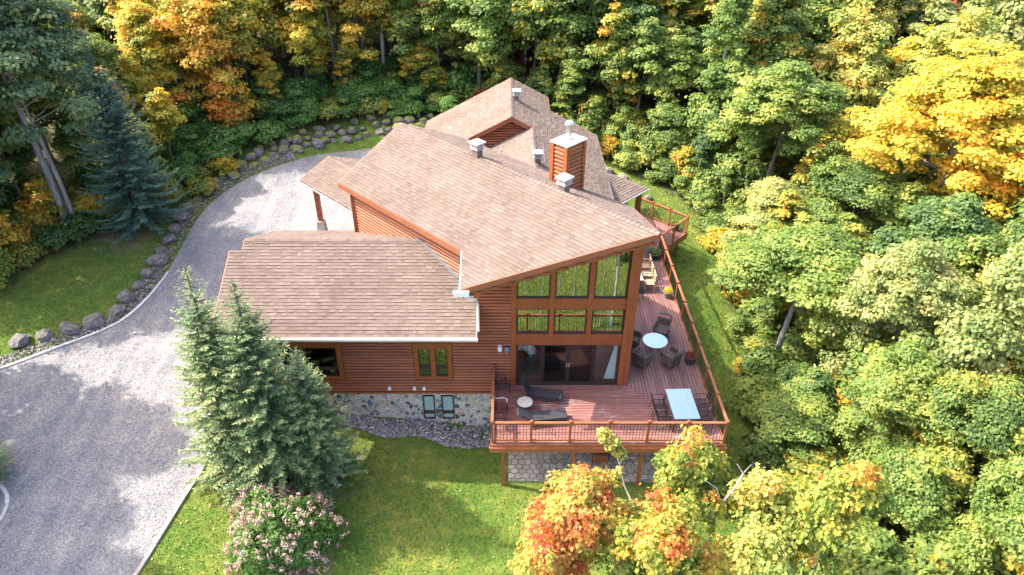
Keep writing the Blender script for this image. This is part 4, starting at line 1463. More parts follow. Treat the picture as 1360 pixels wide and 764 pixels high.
for tier, (off, dz, smin, smax, gap) in enumerate(((0.0, 0.0, .30, .58, .66), (0.65, 0.16, .26, .5, .72), (1.3, 0.16, .24, .46, .95))):
    t = 0.3
    while t < Lw[-1] - 0.3:
        s = rr.uniform(smin, smax)
        x, y = np.interp(t, Lw, WALLP[:, 0]), np.interp(t, Lw, WALLP[:, 1])
        x2, y2 = np.interp(t + .1, Lw, WALLP[:, 0]), np.interp(t + .1, Lw, WALLP[:, 1])
        d = Vector((x2 - x, y2 - y)).normalized()
        grow = np.clip((t - 2) / 8, 0.0, 1)
        if tier == 0 or grow > 0.25 * tier:
            boulder(x - d.y * off * (0.5 + .5 * grow) + rr.uniform(-.15, .15), y + d.x * off * (.5 + .5 * grow) + rr.uniform(-.15, .15), s,
                    ['dark mossy boulder along the foot of the rear retaining wall', 'mossy boulder in the middle course of the rear retaining wall', 'half buried boulder on top of the rear retaining wall'][tier], 'boulders of the rear retaining wall', dz - 0.08, 1.0)
        t += gap * rr.uniform(.85, 1.35)
for x, y, s in ((7.6, 42.6, .5), (8.3, 41.5, .45), (6.7, 43.6, .4), (9.0, 40.6, .35), (6.3, 41.3, .3)):
    boulder(x, y, s, 'pinkish boulder at the forest edge behind the porch', 'boulders behind the porch', moss=0.2)

# ------------------------------------------------------------------ furniture on the deck
def part(o, name, mat, fn, smooth=False):
    mb = MB()
    fn(mb)
    return mb.build(name, mat, o, False, smooth)
def iron_chair(loc, rz, label, group=None, seatmat='iron', w=0.52):
    o = thing('metal_chair', label, 'chair', loc, rz, group)
    h = w / 2
    def seat(m):
        m.tube([(-h, -.24, .43), (h, -.24, .43), (h, .24, .42), (-h, .24, .42), (-h, -.24, .43)], .014, 5)
        for k in range(7):
            x = -h + .05 + k * (w - .1) / 6
            m.tube([(x, -.24, .432), (x, .24, .425)], .011, 4)
        for k in range(5):
            y = -.2 + k * .1
            m.tube([(-h, y, .437), (h, y, .437)], .011, 4)
    part(o, 'seat', seatmat, seat)
    def back(m):
        m.tube([(-h + .03, .24, .42), (-h + .02, .29, .72), (-h * .6, .33, .88), (0, .345, .93), (h * .6, .33, .88), (h - .02, .29, .72), (h - .03, .24, .42)], .015, 5)
        for k in range(6):
            x = -h * .75 + k * h * 1.5 / 5
            m.tube([(x, .25, .47), (x * .9, .32, .86)], .009, 4)
        m.tube([(-h + .04, .275, .62), (h - .04, .275, .62)], .012, 4)
        for s in (-1, 1):
            m.tube([(s * (.05 + .05 * cos(t)), .30, .73 + .06 * sin(t)) for t in np.linspace(0, 2 * pi, 9)], .009, 4)
    part(o, 'backrest', 'iron', back)
    for s in (-1, 1):
        part(o, 'armrest', 'iron', lambda m, s=s: m.tube([(s * h, .27, .66), (s * (h + .03), .05, .67), (s * (h + .03), -.18, .66), (s * h, -.24, .60), (s * h, -.22, .43)], .014, 5))
        part(o, 'leg', 'iron', lambda m, s=s: m.tube([(s * (h - .02), -.22, .43), (s * h, -.25, .2), (s * (h + .01), -.27, 0)], .014, 5))
        part(o, 'leg', 'iron', lambda m, s=s: m.tube([(s * (h - .02), .22, .43), (s * h, .27, .2), (s * (h + .01), .31, 0)], .014, 5))
    return o
def wicker_chair(loc, rz, label, group=None):
    o = thing('wicker_chair', label, 'chair', loc, rz, group)
    part(o, 'seat', 'wicker', lambda m: m.box(-.29, .29, -.28, .27, .34, .44))
    part(o, 'skirt', 'wicker', lambda m: (m.box(-.28, .28, -.275, -.25, .12, .338), m.box(-.28, .28, .24, .265, .12, .338)))
    def back(m):                                      # open frame with a woven panel
        m.tube([(-.29, .26, .40), (-.30, .36, .75), (-.26, .42, .98), (0, .43, 1.02), (.26, .42, .98), (.30, .36, .75), (.29, .26, .40)], .035, 6)
        m.hexa([(-.26, .29, .46), (.26, .29, .46), (.26, .31, .46), (-.26, .31, .46), (-.25, .37, .74), (.25, .37, .74), (.25, .39, .74), (-.25, .39, .74)])
        m.tube([(-.28, .375, .78), (.28, .375, .78)], .03, 5)
    part(o, 'backrest', 'wicker', back)
    for s in (-1, 1):
        part(o, 'armrest', 'wicker', lambda m, s=s: m.tube([(s * .30, .32, .66), (s * .34, .05, .67), (s * .34, -.25, .65), (s * .32, -.31, .55), (s * .30, -.29, .40)], .04, 6))
        part(o, 'side_panel', 'wicker', lambda m, s=s: m.box(s * .31 - .015, s * .31 + .015, -.26, .28, .14, .62))
        for y in (-.26, .25):
            part(o, 'leg', 'wicker', lambda m, s=s, y=y: m.tube([(s * .27, y, .36), (s * .28, y, 0)], .028, 5))
    return o
def chaise(loc, rz, ang, label, mat='sling'):
    """head at local -x, feet towards +x"""
    o = thing('chaise_lounge', label, 'lounger', loc, rz)
    o.scale = (.86, .86, .92)
    def frame(m):
        for s in (-1, 1):
            m.tube([(-.35, s * .31, .36), (.4, s * .31, .35), (1.25, s * .31, .34)], .018, 5)
        m.tube([(1.25, -.31, .34), (1.25, .31, .34)], .018, 5)
        m.tube([(-.35, -.31, .36), (-.35, .31, .36)], .018, 5)
    part(o, 'frame', 'iron', frame)
    part(o, 'seat', mat, lambda m: m.box(-.33, 1.23, -.29, .29, .345, .385))
    c, s_ = cos(ang), sin(ang)
    def back(m):
        m.hexa([(-.33, -.29, .37), (-.33, .29, .37), (-.33 - .75 * c, .27, .37 + .75 * s_), (-.33 - .75 * c, -.27, .37 + .75 * s_),
                (-.33 + .03, -.29, .39), (-.33 + .03, .29, .39), (-.30 - .75 * c, .27, .40 + .75 * s_), (-.30 - .75 * c, -.27, .40 + .75 * s_)])
        m.tube([(-.33, -.31, .36), (-.33 - .72 * c, -.30, .36 + .72 * s_), (-.36 - .84 * c, 0, .37 + .84 * s_), (-.33 - .72 * c, .30, .36 + .72 * s_), (-.33, .31, .36)], .018, 5)
    part(o, 'backrest', mat, back)
    for s in (-1, 1):
        part(o, 'armrest', 'iron', lambda m, s=s: m.tube([(-.40, s * .33, .36), (-.45, s * .35, .55), (-.2, s * .36, .62), (.1, s * .35, .56), (.08, s * .33, .36)], .015, 5))
        for x in (-.35, .55, 1.18):
            part(o, 'leg', 'iron', lambda m, s=s, x=x: m.tube([(x, s * .31, .35), (x + .02, s * .32, .0)], .015, 5))
    return o
def round_table(loc, r, h, label, topmat='glass_table', solid=False):
    o = thing('round_table', label, 'table', loc)
    part(o, 'table_top', topmat, lambda m: m.lathe([(r, h - .012), (r, h)], 28))
    part(o, 'rim', 'wicker' if not solid else 'iron', lambda m: m.tube([(r * cos(t), r * sin(t), h - .022) for t in np.linspace(0, 2 * pi, 29)], .018, 5, False))
    for k in range(4):
        a = pi / 4 + k * pi / 2
        part(o, 'leg', 'iron' if solid else 'wicker', lambda m, a=a: m.tube([(r * .85 * cos(a), r * .85 * sin(a), h - .03), (r * .45 * cos(a), r * .45 * sin(a), h * .45), (r * .75 * cos(a), r * .75 * sin(a), 0)], .02, 5))
    return o
def rect_table(loc, rz, w, d, label, topmat='glass_table', legmat='iron', h=0.72):
    o = thing('rectangular_table', label, 'table', loc, rz)
    part(o, 'table_top', topmat, lambda m: m.box(-w / 2, w / 2, -d / 2, d / 2, h - .012, h))
    def fr(m):
        for s in (-1, 1):
            m.box(s * (w / 2 - .02) - .02, s * (w / 2 - .02) + .02, -d / 2, d / 2, h - .055, h - .014)
            m.box(-w / 2 + .045, w / 2 - .045, s * (d / 2 - .02) - .02, s * (d / 2 - .02) + .02, h - .055, h - .014)
    part(o, 'frame', legmat, fr)
    for sx in (-1, 1):
        for sy in (-1, 1):
            part(o, 'leg', legmat, lambda m, sx=sx, sy=sy: m.tube([(sx * (w / 2 - .06), sy * (d / 2 - .06), h - .056), (sx * (w / 2 - .03), sy * (d / 2 - .03), 0)], .02, 5))
    return o
def teak_chair(loc, rz, label, group):
    o = thing('wooden_armchair', label, 'chair', loc, rz, group)
    part(o, 'seat', 'teak', lambda m: [m.box(-.26, .26, -.26 + k * .1, -.18 + k * .1, .42, .445) for k in range(5)])
    part(o, 'backrest', 'teak', lambda m: [m.box(-.26 + k * .09, -.20 + k * .09, .25, .275, .45, .92) for k in range(6)] + [m.box(-.28, .28, .245, .28, .90, .98)])
    for s in (-1, 1):
        part(o, 'armrest', 'teak', lambda m, s=s: m.box(s * .28 - .03, s * .28 + .03, -.27, .25, .64, .67))
        for y in (-.24, .24):
            part(o, 'leg', 'teak', lambda m, s=s, y=y: m.box(s * .27 - .025, s * .27 + .025, y - .025, y + .025, 0, .64 if y < 0 else .60))
    return o

rect_table((6.85, 20.23, 0), 0.03, 1.0, 1.68, 'rectangular glass topped metal table near the deck corner')
gl = 'metal chairs along the long sides of the rectangular table'
for x, y, rz, side in ((6.02, 20.52, pi / 2, 'house'), (6.06, 19.85, pi / 2 + .1, 'house'), (7.68, 20.55, -pi / 2, 'railing'), (7.70, 19.88, -pi / 2 - .1, 'railing')):
    iron_chair((x, y, 0), rz, f'black metal chair at the rectangular glass table, on its {side} side', gl)
round_table((6.46, 24.18, 0), 0.54, 0.72, 'round glass topped table ringed by four wicker chairs')
gw_ = 'wicker chairs round the glass table'
for x, y, lab in ((7.0, 25.35, 'brown wicker armchair with open back beyond the round glass table'), (5.55, 24.62, 'brown wicker armchair by the house corner post at the round table'),
                  (5.78, 23.42, 'brown wicker armchair with its back to the rectangular table, close to the corner post'), (7.06, 23.42, 'brown wicker armchair at the round table beside the dark planter')):
    dx, dy = 6.46 - x, 24.18 - y
    wicker_chair((x, y, 0), atan2(dx, -dy) if False else atan2(dy, dx) + pi / 2, lab, gw_)
chaise((1.15, 21.30, 0), -0.16, radians(68), 'dark chaise lounge with raised back in front of the glass doors')
chaise((1.25, 19.95, 0), 0.12, radians(28), 'low reclined chaise lounge beside the front railing', 'sling')
round_table((0.70, 20.55, 0), 0.31, 0.5, 'small round side table between the two chaise lounges', 'vent_cap', True)
iron_chair((-0.20, 21.68, 0), pi / 2 + .3, 'black metal chair in the corner by the log wall', None, 'sling')
# garden bench by the left railing
o = thing('metal_bench', 'ornate black metal bench along the short side railing', 'bench', (-0.22, 20.05, 0), pi / 2)
part(o, 'seat', 'iron', lambda m: [m.tube([(-.55, -.2 + k * .07, .42), (.55, -.2 + k * .07, .42)], .016, 4) for k in range(7)])
def bb(m):
    m.tube([(-.55, .24, .42), (-.55, .30, .78), (-.3, .32, .86), (0, .33, .90), (.3, .32, .86), (.55, .30, .78), (.55, .24, .42)], .018, 5)
    for cx in (-.36, -.12, .12, .36):
        m.tube([(cx + .11 * cos(t), .28 + .02, .64 + .15 * sin(t)) for t in np.linspace(0, 2 * pi, 11)], .011, 4)
        m.tube([(cx, .27, .46), (cx, .32, .84)], .010, 4)
part(o, 'backrest', 'iron', bb)
for s in (-1, 1):
    part(o, 'armrest', 'white_metal' if s > 0 else 'iron', lambda m, s=s: m.tube([(s * .55, .28, .64), (s * .57, -.1, .65), (s * .56, -.22, .58), (s * .55, -.2, .42)], .018, 5))  # one armrest coloured white in place of sunlight on the iron
    for y in (-.2, .22):
        part(o, 'leg', 'iron', lambda m, s=s, y=y: m.tube([(s * .55, y, .42), (s * .57, y * 1.2, 0)], .018, 5))
rect_table((6.20, 30.0, 0), 0, 1.0, 2.2, 'long dining table with pale top against the side wall', 'vent_cap', 'teak')
for y in (29.2, 29.95, 30.7):
    teak_chair((7.05, y, 0), -pi / 2, 'slatted teak armchair lined up along the long dining table', 'teak chairs along the dining table')
iron_chair((6.35, 28.35, 0), pi, 'dark metal chair at the end of the long dining table')
o = thing('slatted_crate', 'small slatted wooden crate on the patio under the deck', 'crate', (3.9, 20.55, gz(3.9, 20.55) + 0.06))
for k in range(5):
    part(o, 'slat', 'rail_stain', lambda m, k=k: m.box(-.30 + k * .122, -.20 + k * .122, -.26, -.235, .02, .46))
    part(o, 'slat', 'rail_stain', lambda m, k=k: m.box(-.30 + k * .122, -.20 + k * .122, -.225, .22, .462, .485))
part(o, 'frame', 'joist', lambda m: (m.box(-.31, .31, -.233, .22, .03, .10), m.box(-.31, -.26, -.232, .22, .101, .459), m.box(.26, .31, -.232, .22, .101, .459)))
# things seen through the glass doors, plus bowls in place of reflections
o = thing('floor_lamp', 'lamp with white shade on a dark green base behind the glass door', 'lamp', (1.02, 22.95, 0.0))
part(o, 'lamp_base', 'green_glaze', lambda m: m.lathe([(.16, 0), (.18, .05), (.06, .14), (.05, .5), (.13, .7), (.16, .88), (.08, 1.04), (.02, 1.08)], 14))
part(o, 'lamp_shade', 'lampshade', lambda m: m.lathe([(.20, 1.08), (.18, 1.22), (.10, 1.40), (.03, 1.44)], 16), True)
o = thing('house_plant', 'dark leafy plant in a pot behind the glass door', 'plant', (0.68, 23.1, 0.0))
part(o, 'pot', 'pot_dark', lambda m: m.lathe([(.13, 0), (.17, .3), (.16, .31)], 12))
def drape(m):
    n = 14
    for i in range(n):
        t0_, t1_ = i / n, (i + 1) / n
        for (za, zb, wa, wb) in ((0.06, 2.02, 0.46, 0.10),):
            f0, f1 = .025 * (i % 2), .025 * ((i + 1) % 2)
            m.quad((-wa * t0_, f0, za), (-wa * t1_, f1, za), (-wb * t1_, f1, zb), (-wb * t0_, f0, zb))
o = thing('curtain', 'white drape gathered to one side behind the glass door', 'curtain', (4.50, 22.40, 0.0))
part(o, 'cloth', 'curtain', drape)
part(o, 'curtain_rod', 'iron', lambda m: m.tube([(-1.0, .02, 2.05), (.05, .02, 2.05)], .014, 6))
for x in (1.98, 3.0):
    o = thing('reflection_bowl', 'white shallow bowl behind the screened door standing in for a reflection', 'lamp', (x, 23.0, 1.42), 0, 'bowls standing in for reflections in the screened doors')  # bowls added to stand in for pale reflections in the door glass
    part(o, 'lamp_shade', 'lampshade', lambda m: m.lathe([(.10, 0), (.20, .07), (.24, .15), (.23, .15)], 16), True)
    part(o, 'cord', 'iron', lambda m: m.tube([(0, 0, .15), (0, 0, 2.6)], .006, 4))

# ------------------------------------------------------------------ vegetation
def unit(v):
    return v / np.maximum(np.linalg.norm(v, axis=-1, keepdims=True), 1e-9)
def leaf_cards(pos, nrm, size, tone, rng, aspect=0.75, star=False):
    n = len(pos)
    a = rng.normal(size=(n, 3))
    t = unit(a - (a * nrm).sum(-1, keepdims=True) * nrm)
    b = np.cross(nrm, t)
    L = (size * rng.uniform(.7, 1.25, n))[:, None]
    W = L * aspect
    if star:
        k = np.array([(-.5, 0), (-.12, .5), (.05, .2), (.42, .36), (.3, .0), (.5, -.1), (.05, -.2), (-.05, -.52)])
        V = pos[:, None] + t[:, None] * (k[None, :, 0, None] * L[:, None]) + b[:, None] * (k[None, :, 1, None] * L[:, None]) - nrm[:, None] * (np.abs(k[None, :, 1, None]) * 0.35 * L[:, None])
        Fq = np.array([(0, 7, 1, 1), (1, 7, 6, 2), (2, 6, 4, 3), (4, 6, 5, 5)])
        tri = np.array([(0, 7, 1), (1, 7, 6), (1, 6, 2), (2, 6, 4), (2, 4, 3), (4, 6, 5)])
        Fc = (tri[None] + (np.arange(n) * 8)[:, None, None]).reshape(-1, 3)
        return V.reshape(-1, 3), Fc, np.repeat(tone, 6)
    V = np.stack([pos - t * L / 2, pos + b * W / 2 - nrm * L * .12, pos + t * L / 2, pos - b * W / 2 - nrm * L * .12], 1)
    tri = np.array([(0, 2, 1), (0, 3, 2)])
    Fc = (tri[None] + (np.arange(n) * 4)[:, None, None]).reshape(-1, 3)
    return V.reshape(-1, 3), Fc, np.repeat(tone, 2)
def crown_mesh(name, rx, rz, zc, nclump, nleaf, leaf, seed, flat=0.62, lump=0.22, hollow=0.5, cr=0.27, star=False, bottom=0.55, mat='leaf_green', taper=0.0, nlobes=9, lobe=0.36):
    rng = np.random.default_rng(seed)
    nlobe = nlobes
    ld = unit(rng.normal(size=(nlobe, 3)) * np.array([1, 1, .85]))
    ld[:, 2] = np.where(ld[:, 2] < -0.55, -ld[:, 2], ld[:, 2])
    ld[0] = (0.1, 0.1, 1.0)
    lr = rng.uniform(lobe, lobe + lump * .9, nlobe)
    lc = ld * (1.0 - lr * rng.uniform(.75, 1.15, nlobe))[:, None]
    li = rng.choice(nlobe, nclump, p=lr ** 2 / (lr ** 2).sum())
    d = unit(rng.normal(size=(nclump, 3)))
    d[:, 2] = np.where(d[:, 2] < -0.45, -d[:, 2], d[:, 2])
    rad = hollow + (1.06 - hollow) * np.sqrt(rng.random(nclump))
    C = (lc[li] + d * (lr[li] * rad)[:, None]) * np.array([rx, rx, rz])
    C[:, 2] = np.where(C[:, 2] < 0, C[:, 2] * bottom / .55, C[:, 2])
    if taper:
        C[:, :2] *= (1 - taper * np.clip(C[:, 2:3] / rz, -0.3, 1))
    d = unit(C / np.array([rx, rx, rz]))
    rc = cr * rx * rng.uniform(.55, 1.25, nclump)
    ctone = np.clip(rng.normal(.45, .17, nclump) + rng.normal(0, .12, nlobe)[li], 0, 1)
    w = rc ** 2
    ci = rng.choice(nclump, nleaf, p=w / w.sum())
    e = unit(rng.normal(size=(nleaf, 3)))
    e[:, 2] = np.where(rng.random(nleaf) < .72, np.abs(e[:, 2]), e[:, 2])
    q = C[ci] + e * (rc[ci] * (.35 + .75 * np.sqrt(rng.random(nleaf))) * np.where(rng.random(nleaf) < .06, 1.5, 1.0))[:, None] * np.array([1.15, 1.15, flat])
    outw = unit(C[ci])
    nr = unit(e * np.array([.8, .8, .9]) + outw * .35 + np.array([0, 0, .55]) + rng.normal(size=(nleaf, 3)) * .42)
    tone = np.clip(ctone[ci] + rng.normal(0, .11, nleaf), 0, 1)
    q[:, 2] += zc
    V, Fc, T = leaf_cards(q, nr, leaf, tone, rng, star=star)
    C2 = C.copy()
    C2[:, 2] += zc
    return np_mesh(name, V, Fc, T, mat), C2
def trunk_mesh(name, H, r0, limbs, mat, seed, lean=0.25, forks=1):
    rng = random.Random(seed)
    mb = MB()
    ax = (rng.uniform(-lean, lean), rng.uniform(-lean, lean))
    def P(t): return Vector((ax[0] * t * t * 1.5 + .08 * sin(5 * t), ax[1] * t * t * 1.5 + .08 * sin(4 * t + 1), H * t))
    mb.tube([P(t) for t in (0, .05, .15, .35, .55, .75, 1)], [r0 * k for k in (1.5, 1.1, .95, .8, .62, .42, .14)], 8)
    for c in limbs:
        c = Vector(c)
        t = max(.22, min(.85, (c.z - 0.45 * sqrt(c.x ** 2 + c.y ** 2)) / H))
        p = P(t)
        m_ = (p + c) / 2 + Vector((rng.uniform(-.25, .25), rng.uniform(-.25, .25), -.15 * (c - p).length * .3))
        r = r0 * .42 * (1 - t * .6)
        mb.tube([p, m_, c], [r, r * .62, r * .18], 5)
    return mb.mesh(name, mat)
class Kind:
    pass
def broad(key, rx, rz, zc, nclump, nleaf, leaf, seed, tr=0.16, bark='bark', nl=10, H=None, **kw):
    k = Kind()
    k.crown, C = crown_mesh('crown', rx, rz, zc, nclump, nleaf, leaf, seed, **kw)
    rng = np.random.default_rng(seed + 1)
    pick = C[rng.choice(len(C), min(nl, len(C)), replace=False)]
    k.trunk = trunk_mesh('trunk', H or zc + rz * .6, tr, pick, bark, seed)
    k.zc, k.rx = zc, rx
    KINDS[key] = k
KINDS = {}
broad('near_a', 3.2, 3.7, 6.4, 240, 38000, .165, 101, bark='bark_grey', cr=.17, lobe=.25, nlobes=14, bottom=.85, taper=.15)
broad('near_b', 2.9, 4.5, 6.6, 260, 38000, .16, 102, lump=.3, cr=.165, lobe=.25, nlobes=15, bottom=.85, taper=.3)
broad('near_c', 2.5, 3.3, 5.0, 190, 28000, .155, 103, lump=.32, bark='bark_grey', cr=.18, lobe=.25, nlobes=11, bottom=.85, taper=.25)
broad('big', 5.0, 5.8, 8.6, 460, 70000, .18, 131, lump=.30, cr=.115, lobe=.27, nlobes=27, bottom=1.0, tr=.24, bark='bark_grey', nl=16, taper=.15)
broad('far_a', 3.2, 4.8, 5.6, 190, 16000, .235, 104, cr=.19, nlobes=14, bottom=.75, taper=.2)
broad('far_b', 2.9, 5.4, 6.2, 200, 16000, .23, 105, lump=.32, bark='bark_grey', cr=.19, nlobes=16, bottom=.75, taper=.3)
broad('far_c', 3.4, 4.3, 5.2, 180, 15500, .24, 106, lump=.3, cr=.19, nlobes=13, bottom=.75, taper=.15)
broad('poplar', 1.4, 5.4, 6.4, 170, 17000, .16, 107, cr=.27, taper=.55, hollow=.35, bark='bark_pale', tr=.11, nlobes=20, bottom=.7)
broad('tall', 2.6, 3.0, 9.2, 110, 11000, .22, 108, bark='bark_pale', tr=.19, H=11.5, cr=.22)
broad('fore_a', 1.9, 1.7, 6.6, 120, 7600, .145, 109, star=True, bark='bark_grey', tr=.055, flat=.85, lump=.35, hollow=.4, cr=.2, lobe=.2, nlobes=11)
broad('fore_b', 1.7, 1.9, 6.8, 110, 6400, .145, 110, star=True, bark='bark_grey', tr=.05, flat=.85, lump=.4, hollow=.35, cr=.2, lobe=.2, nlobes=11)
broad('fore_c', 1.8, 1.5, 6.4, 105, 6400, .145, 114, star=True, bark='bark_grey', tr=.05, flat=.85, lump=.4, hollow=.35, cr=.2, lobe=.2, nlobes=11)
broad('shrub_a', .85, .75, .62, 34, 2200, .15, 111, tr=.025, nl=6, H=.8, cr=.4)
broad('shrub_b', 1.0, .55, .45, 34, 2200, .17, 112, tr=.025, nl=6, H=.6, cr=.4)
broad('shrub_c', .7, 1.1, 1.0, 40, 2600, .14, 113, tr=.03, nl=6, H=1.4, cr=.42)

broad('young_a', 1.7, 2.6, 2.7, 100, 8500, .18, 121, taper=.25, cr=.23, tr=.07, nl=7, nlobes=8, bottom=.8)
broad('young_b', 1.5, 3.0, 3.2, 100, 8500, .175, 122, taper=.35, cr=.24, tr=.07, nl=7, nlobes=9, bottom=.8, lump=.35)

def spruce_kind(key, H, R, seed, whorl=.24, twig=.30, mat='needle_light', per=7, tw=13):
    rng = np.random.default_rng(seed)
    pos, dirs, nrms, tones, lens = [], [], [], [], []
    z = .25
    limbs = []
    while z < H * .985:
        t = z / H
        Rz = R * (1 - t) ** .8 * (1.0 if t > .06 else .7 + 5 * t)
        nb = per if t < .8 else 5
        a0 = rng.uniform(0, 6.28)
        for b in range(nb):
            a = a0 + 6.283 * b / nb + rng.normal(0, .16)
            L = Rz * rng.uniform(.72, 1.12) + .06
            zb = z + rng.normal(0, .06)
            drop = rng.uniform(.18, .36) * (1 - t * .9)
            rise0 = .5 * t
            bt = np.clip(rng.normal(.45, .16), 0, 1)
            n = max(3, int(tw * L / 1.1))
            s = np.linspace(.12, 1, n)
            bx, by = np.cos(a) * L * s, np.sin(a) * L * s
            bz = zb - drop * L * s + .22 * L * s ** 3 + rise0 * L * s
            limbs.append((zb, a, L, zb - drop * L * .6 + rise0 * L))
            c = np.stack([bx, by, bz], 1)
            out = np.array([np.cos(a), np.sin(a), 0.0])
            side = np.array([-np.sin(a), np.cos(a), 0.0])
            for sg in (-1, 1, 0):
                m_ = n
                dv = out * (.72 if sg else 1) + side * sg * .85 + np.stack([rng.normal(0, .2, m_), rng.normal(0, .2, m_), rng.normal(-.10 if sg else .12, .16, m_)], 1)
                pos.append(c + rng.normal(0, .02, (m_, 3)))
                dirs.append(unit(dv))
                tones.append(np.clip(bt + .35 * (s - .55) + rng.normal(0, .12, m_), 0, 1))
                lens.append(twig * rng.uniform(.6, 1.15, m_) * np.clip(.5 + .9 * (1 - s), .55, 1.1) * np.clip(L, .35, 1))
        z += whorl * rng.uniform(.8, 1.2) * (1 - .45 * t)
    pos, dirs, tones, lens = np.concatenate(pos), np.concatenate(dirs), np.concatenate(tones), np.concatenate(lens)
    n = len(pos)
    up = np.array([0, 0, 1.0]) + rng.normal(0, .3, (n, 3))
    b = unit(np.cross(dirs, up))
    nn = np.cross(b, dirs)
    l, w = lens[:, None], lens[:, None] * .15
    Vs, Fs, Ts = [], [], []
    off = 0
    for (bb_, k) in ((b, 1.0), (nn, .75)):
        V = np.stack([pos, pos + dirs * l * .45 + bb_ * w * k, pos + dirs * l, pos + dirs * l * .45 - bb_ * w * k], 1).reshape(-1, 3)
        Fc = (np.array([(0, 1, 2), (0, 2, 3)])[None] + (np.arange(n) * 4)[:, None, None]).reshape(-1, 3) + off
        off += len(V)
        Vs.append(V); Fs.append(Fc); Ts.append(np.repeat(tones, 2))
    k = Kind()
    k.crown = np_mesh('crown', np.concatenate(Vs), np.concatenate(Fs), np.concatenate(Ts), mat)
    mb = MB()
    mb.tube([(0, 0, -.2), (0, 0, H * .3), (.03, 0, H * .7), (0, 0, H * .99)], [.02 * H, .015 * H, .008 * H, .01], 7)
    for zb, a, L, ze in limbs[::2]:
        mb.tube([(0, 0, zb), (cos(a) * L * .7, sin(a) * L * .7, zb + (ze - zb) * .8)], [.02, .007], 4, False)
    k.trunk = mb.mesh('trunk', 'bark')
    k.zc, k.rx, k.H = H * .45, R, H
    KINDS[key] = k
spruce_kind('spruce_a', 10.0, 2.1, 201)
spruce_kind('spruce_b', 10.0, 2.35, 202)
spruce_kind('spruce_dark', 10.0, 3.0, 203, .30, .36, 'needle_dark', 7, 10)

def put_tree(kind, x, y, sx, sz, mat, name, label, group=None, cat='tree', rz=None, dz=0.0, parts=True, bark=None):
    k = KINDS[kind]
    o = thing(name, label, cat, (x, y, gz(x, y) + dz), random.uniform(0, 6.28) if rz is None else rz, group)
    for nm, me_ in (('trunk' if cat == 'tree' else 'stem', k.trunk), ('crown' if cat == 'tree' else 'foliage', k.crown)):
        c = bpy.data.objects.new(nm, me_)
        COL.objects.link(c)
        c.parent = o
        c.scale = (sx, sx, sz)
        if 'crown' in nm or nm == 'foliage':
            c.material_slots[0].link = 'OBJECT'
            c.material_slots[0].material = MATS[mat]
        elif bark:
            c.material_slots[0].link = 'OBJECT'
            c.material_slots[0].material = MATS[bark]
    return o
def tree_at(kind, x, y, zc, r, mat, name, label, group=None, **kw):
    """crown centre at height zc, crown radius r"""
    k = KINDS[kind]
    g = gz(x, y)
    return put_tree(kind, x, y, r / k.rx, max(.35, (zc - g) / k.zc), mat, name, label, group, **kw)

# spruces by the driveway
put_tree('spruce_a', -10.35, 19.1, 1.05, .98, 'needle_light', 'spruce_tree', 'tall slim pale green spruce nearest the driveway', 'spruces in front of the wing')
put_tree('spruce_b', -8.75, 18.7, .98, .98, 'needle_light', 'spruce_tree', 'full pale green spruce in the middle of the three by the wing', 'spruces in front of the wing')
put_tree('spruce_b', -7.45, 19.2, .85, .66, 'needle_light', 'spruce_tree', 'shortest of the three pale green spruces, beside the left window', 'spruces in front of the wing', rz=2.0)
put_tree('spruce_dark', -20.9, 35.7, .98, 1.02, 'needle_dark', 'spruce_tree', 'large dark blue green spruce on the side lawn', None)
put_tree('spruce_b', -20.35, 18.5, .62, .42, 'needle_light', 'spruce_tree', 'small spruce in the stone ringed island of the driveway', None)

# flowering shrub
hy = thing('hydrangea_bush', 'round hydrangea bush covered in fading pink blossom heads', 'bush', (-8.2, 16.2, gz(-8.2, 16.2)))
rng = np.random.default_rng(301)
nl = 9000
d = unit(rng.normal(size=(nl, 3)))
d[:, 2] = np.abs(d[:, 2])
lump_ = 1 + .14 * np.sin(3 * np.arctan2(d[:, 1], d[:, 0]) + 1) + .08 * np.sin(7 * np.arctan2(d[:, 1], d[:, 0]) + 5 * d[:, 2])
p = d * (np.array([1.75, 1.5, 1.75]) * (.72 + .28 * np.sqrt(rng.random((nl, 1)))) * lump_[:, None]) + np.array([0, 0, .15])
V, Fc, T = leaf_cards(p, unit(d + rng.normal(size=(nl, 3)) * .5 + np.array([0, 0, .4])), .13, np.clip(rng.normal(.5, .22, nl), 0, 1), rng, .6)
c = bpy.data.objects.new('foliage', np_mesh('foliage', V, Fc, T, 'fern_leaf'))
COL.objects.link(c); c.parent = hy
nb = 260
d = unit(rng.normal(size=(nb, 3)))
d[:, 2] = np.abs(d[:, 2]) * 1.1 - .05
d = unit(d)
lump_ = 1 + .14 * np.sin(3 * np.arctan2(d[:, 1], d[:, 0]) + 1) + .08 * np.sin(7 * np.arctan2(d[:, 1], d[:, 0]) + 5 * d[:, 2])
cb = d * (np.array([1.78, 1.53, 1.80]) * lump_[:, None]) + np.array([0, 0, .15])
per = 26
e = unit(rng.normal(size=(nb * per, 3)))
rb = np.repeat(rng.uniform(.07, .125, nb), per)
axis = np.repeat(unit(d + np.array([0, 0, .5])), per, 0)
pp = np.repeat(cb, per, 0) + e * rb[:, None] + axis * (e * axis).sum(-1, keepdims=True) * rb[:, None] * .5
V, Fc, T = leaf_cards(pp, unit(e + rng.normal(size=e.shape) * .25), .062, np.clip(np.repeat(rng.normal(.5, .25, nb), per) + rng.normal(0, .1, nb * per), 0, 1), rng, .9)
c = bpy.data.objects.new('blossom_heads', np_mesh('blossom_heads', V, Fc, T, 'blossom'))
COL.objects.link(c); c.parent = hy
tag(c, kind='stuff')
mb = MB()
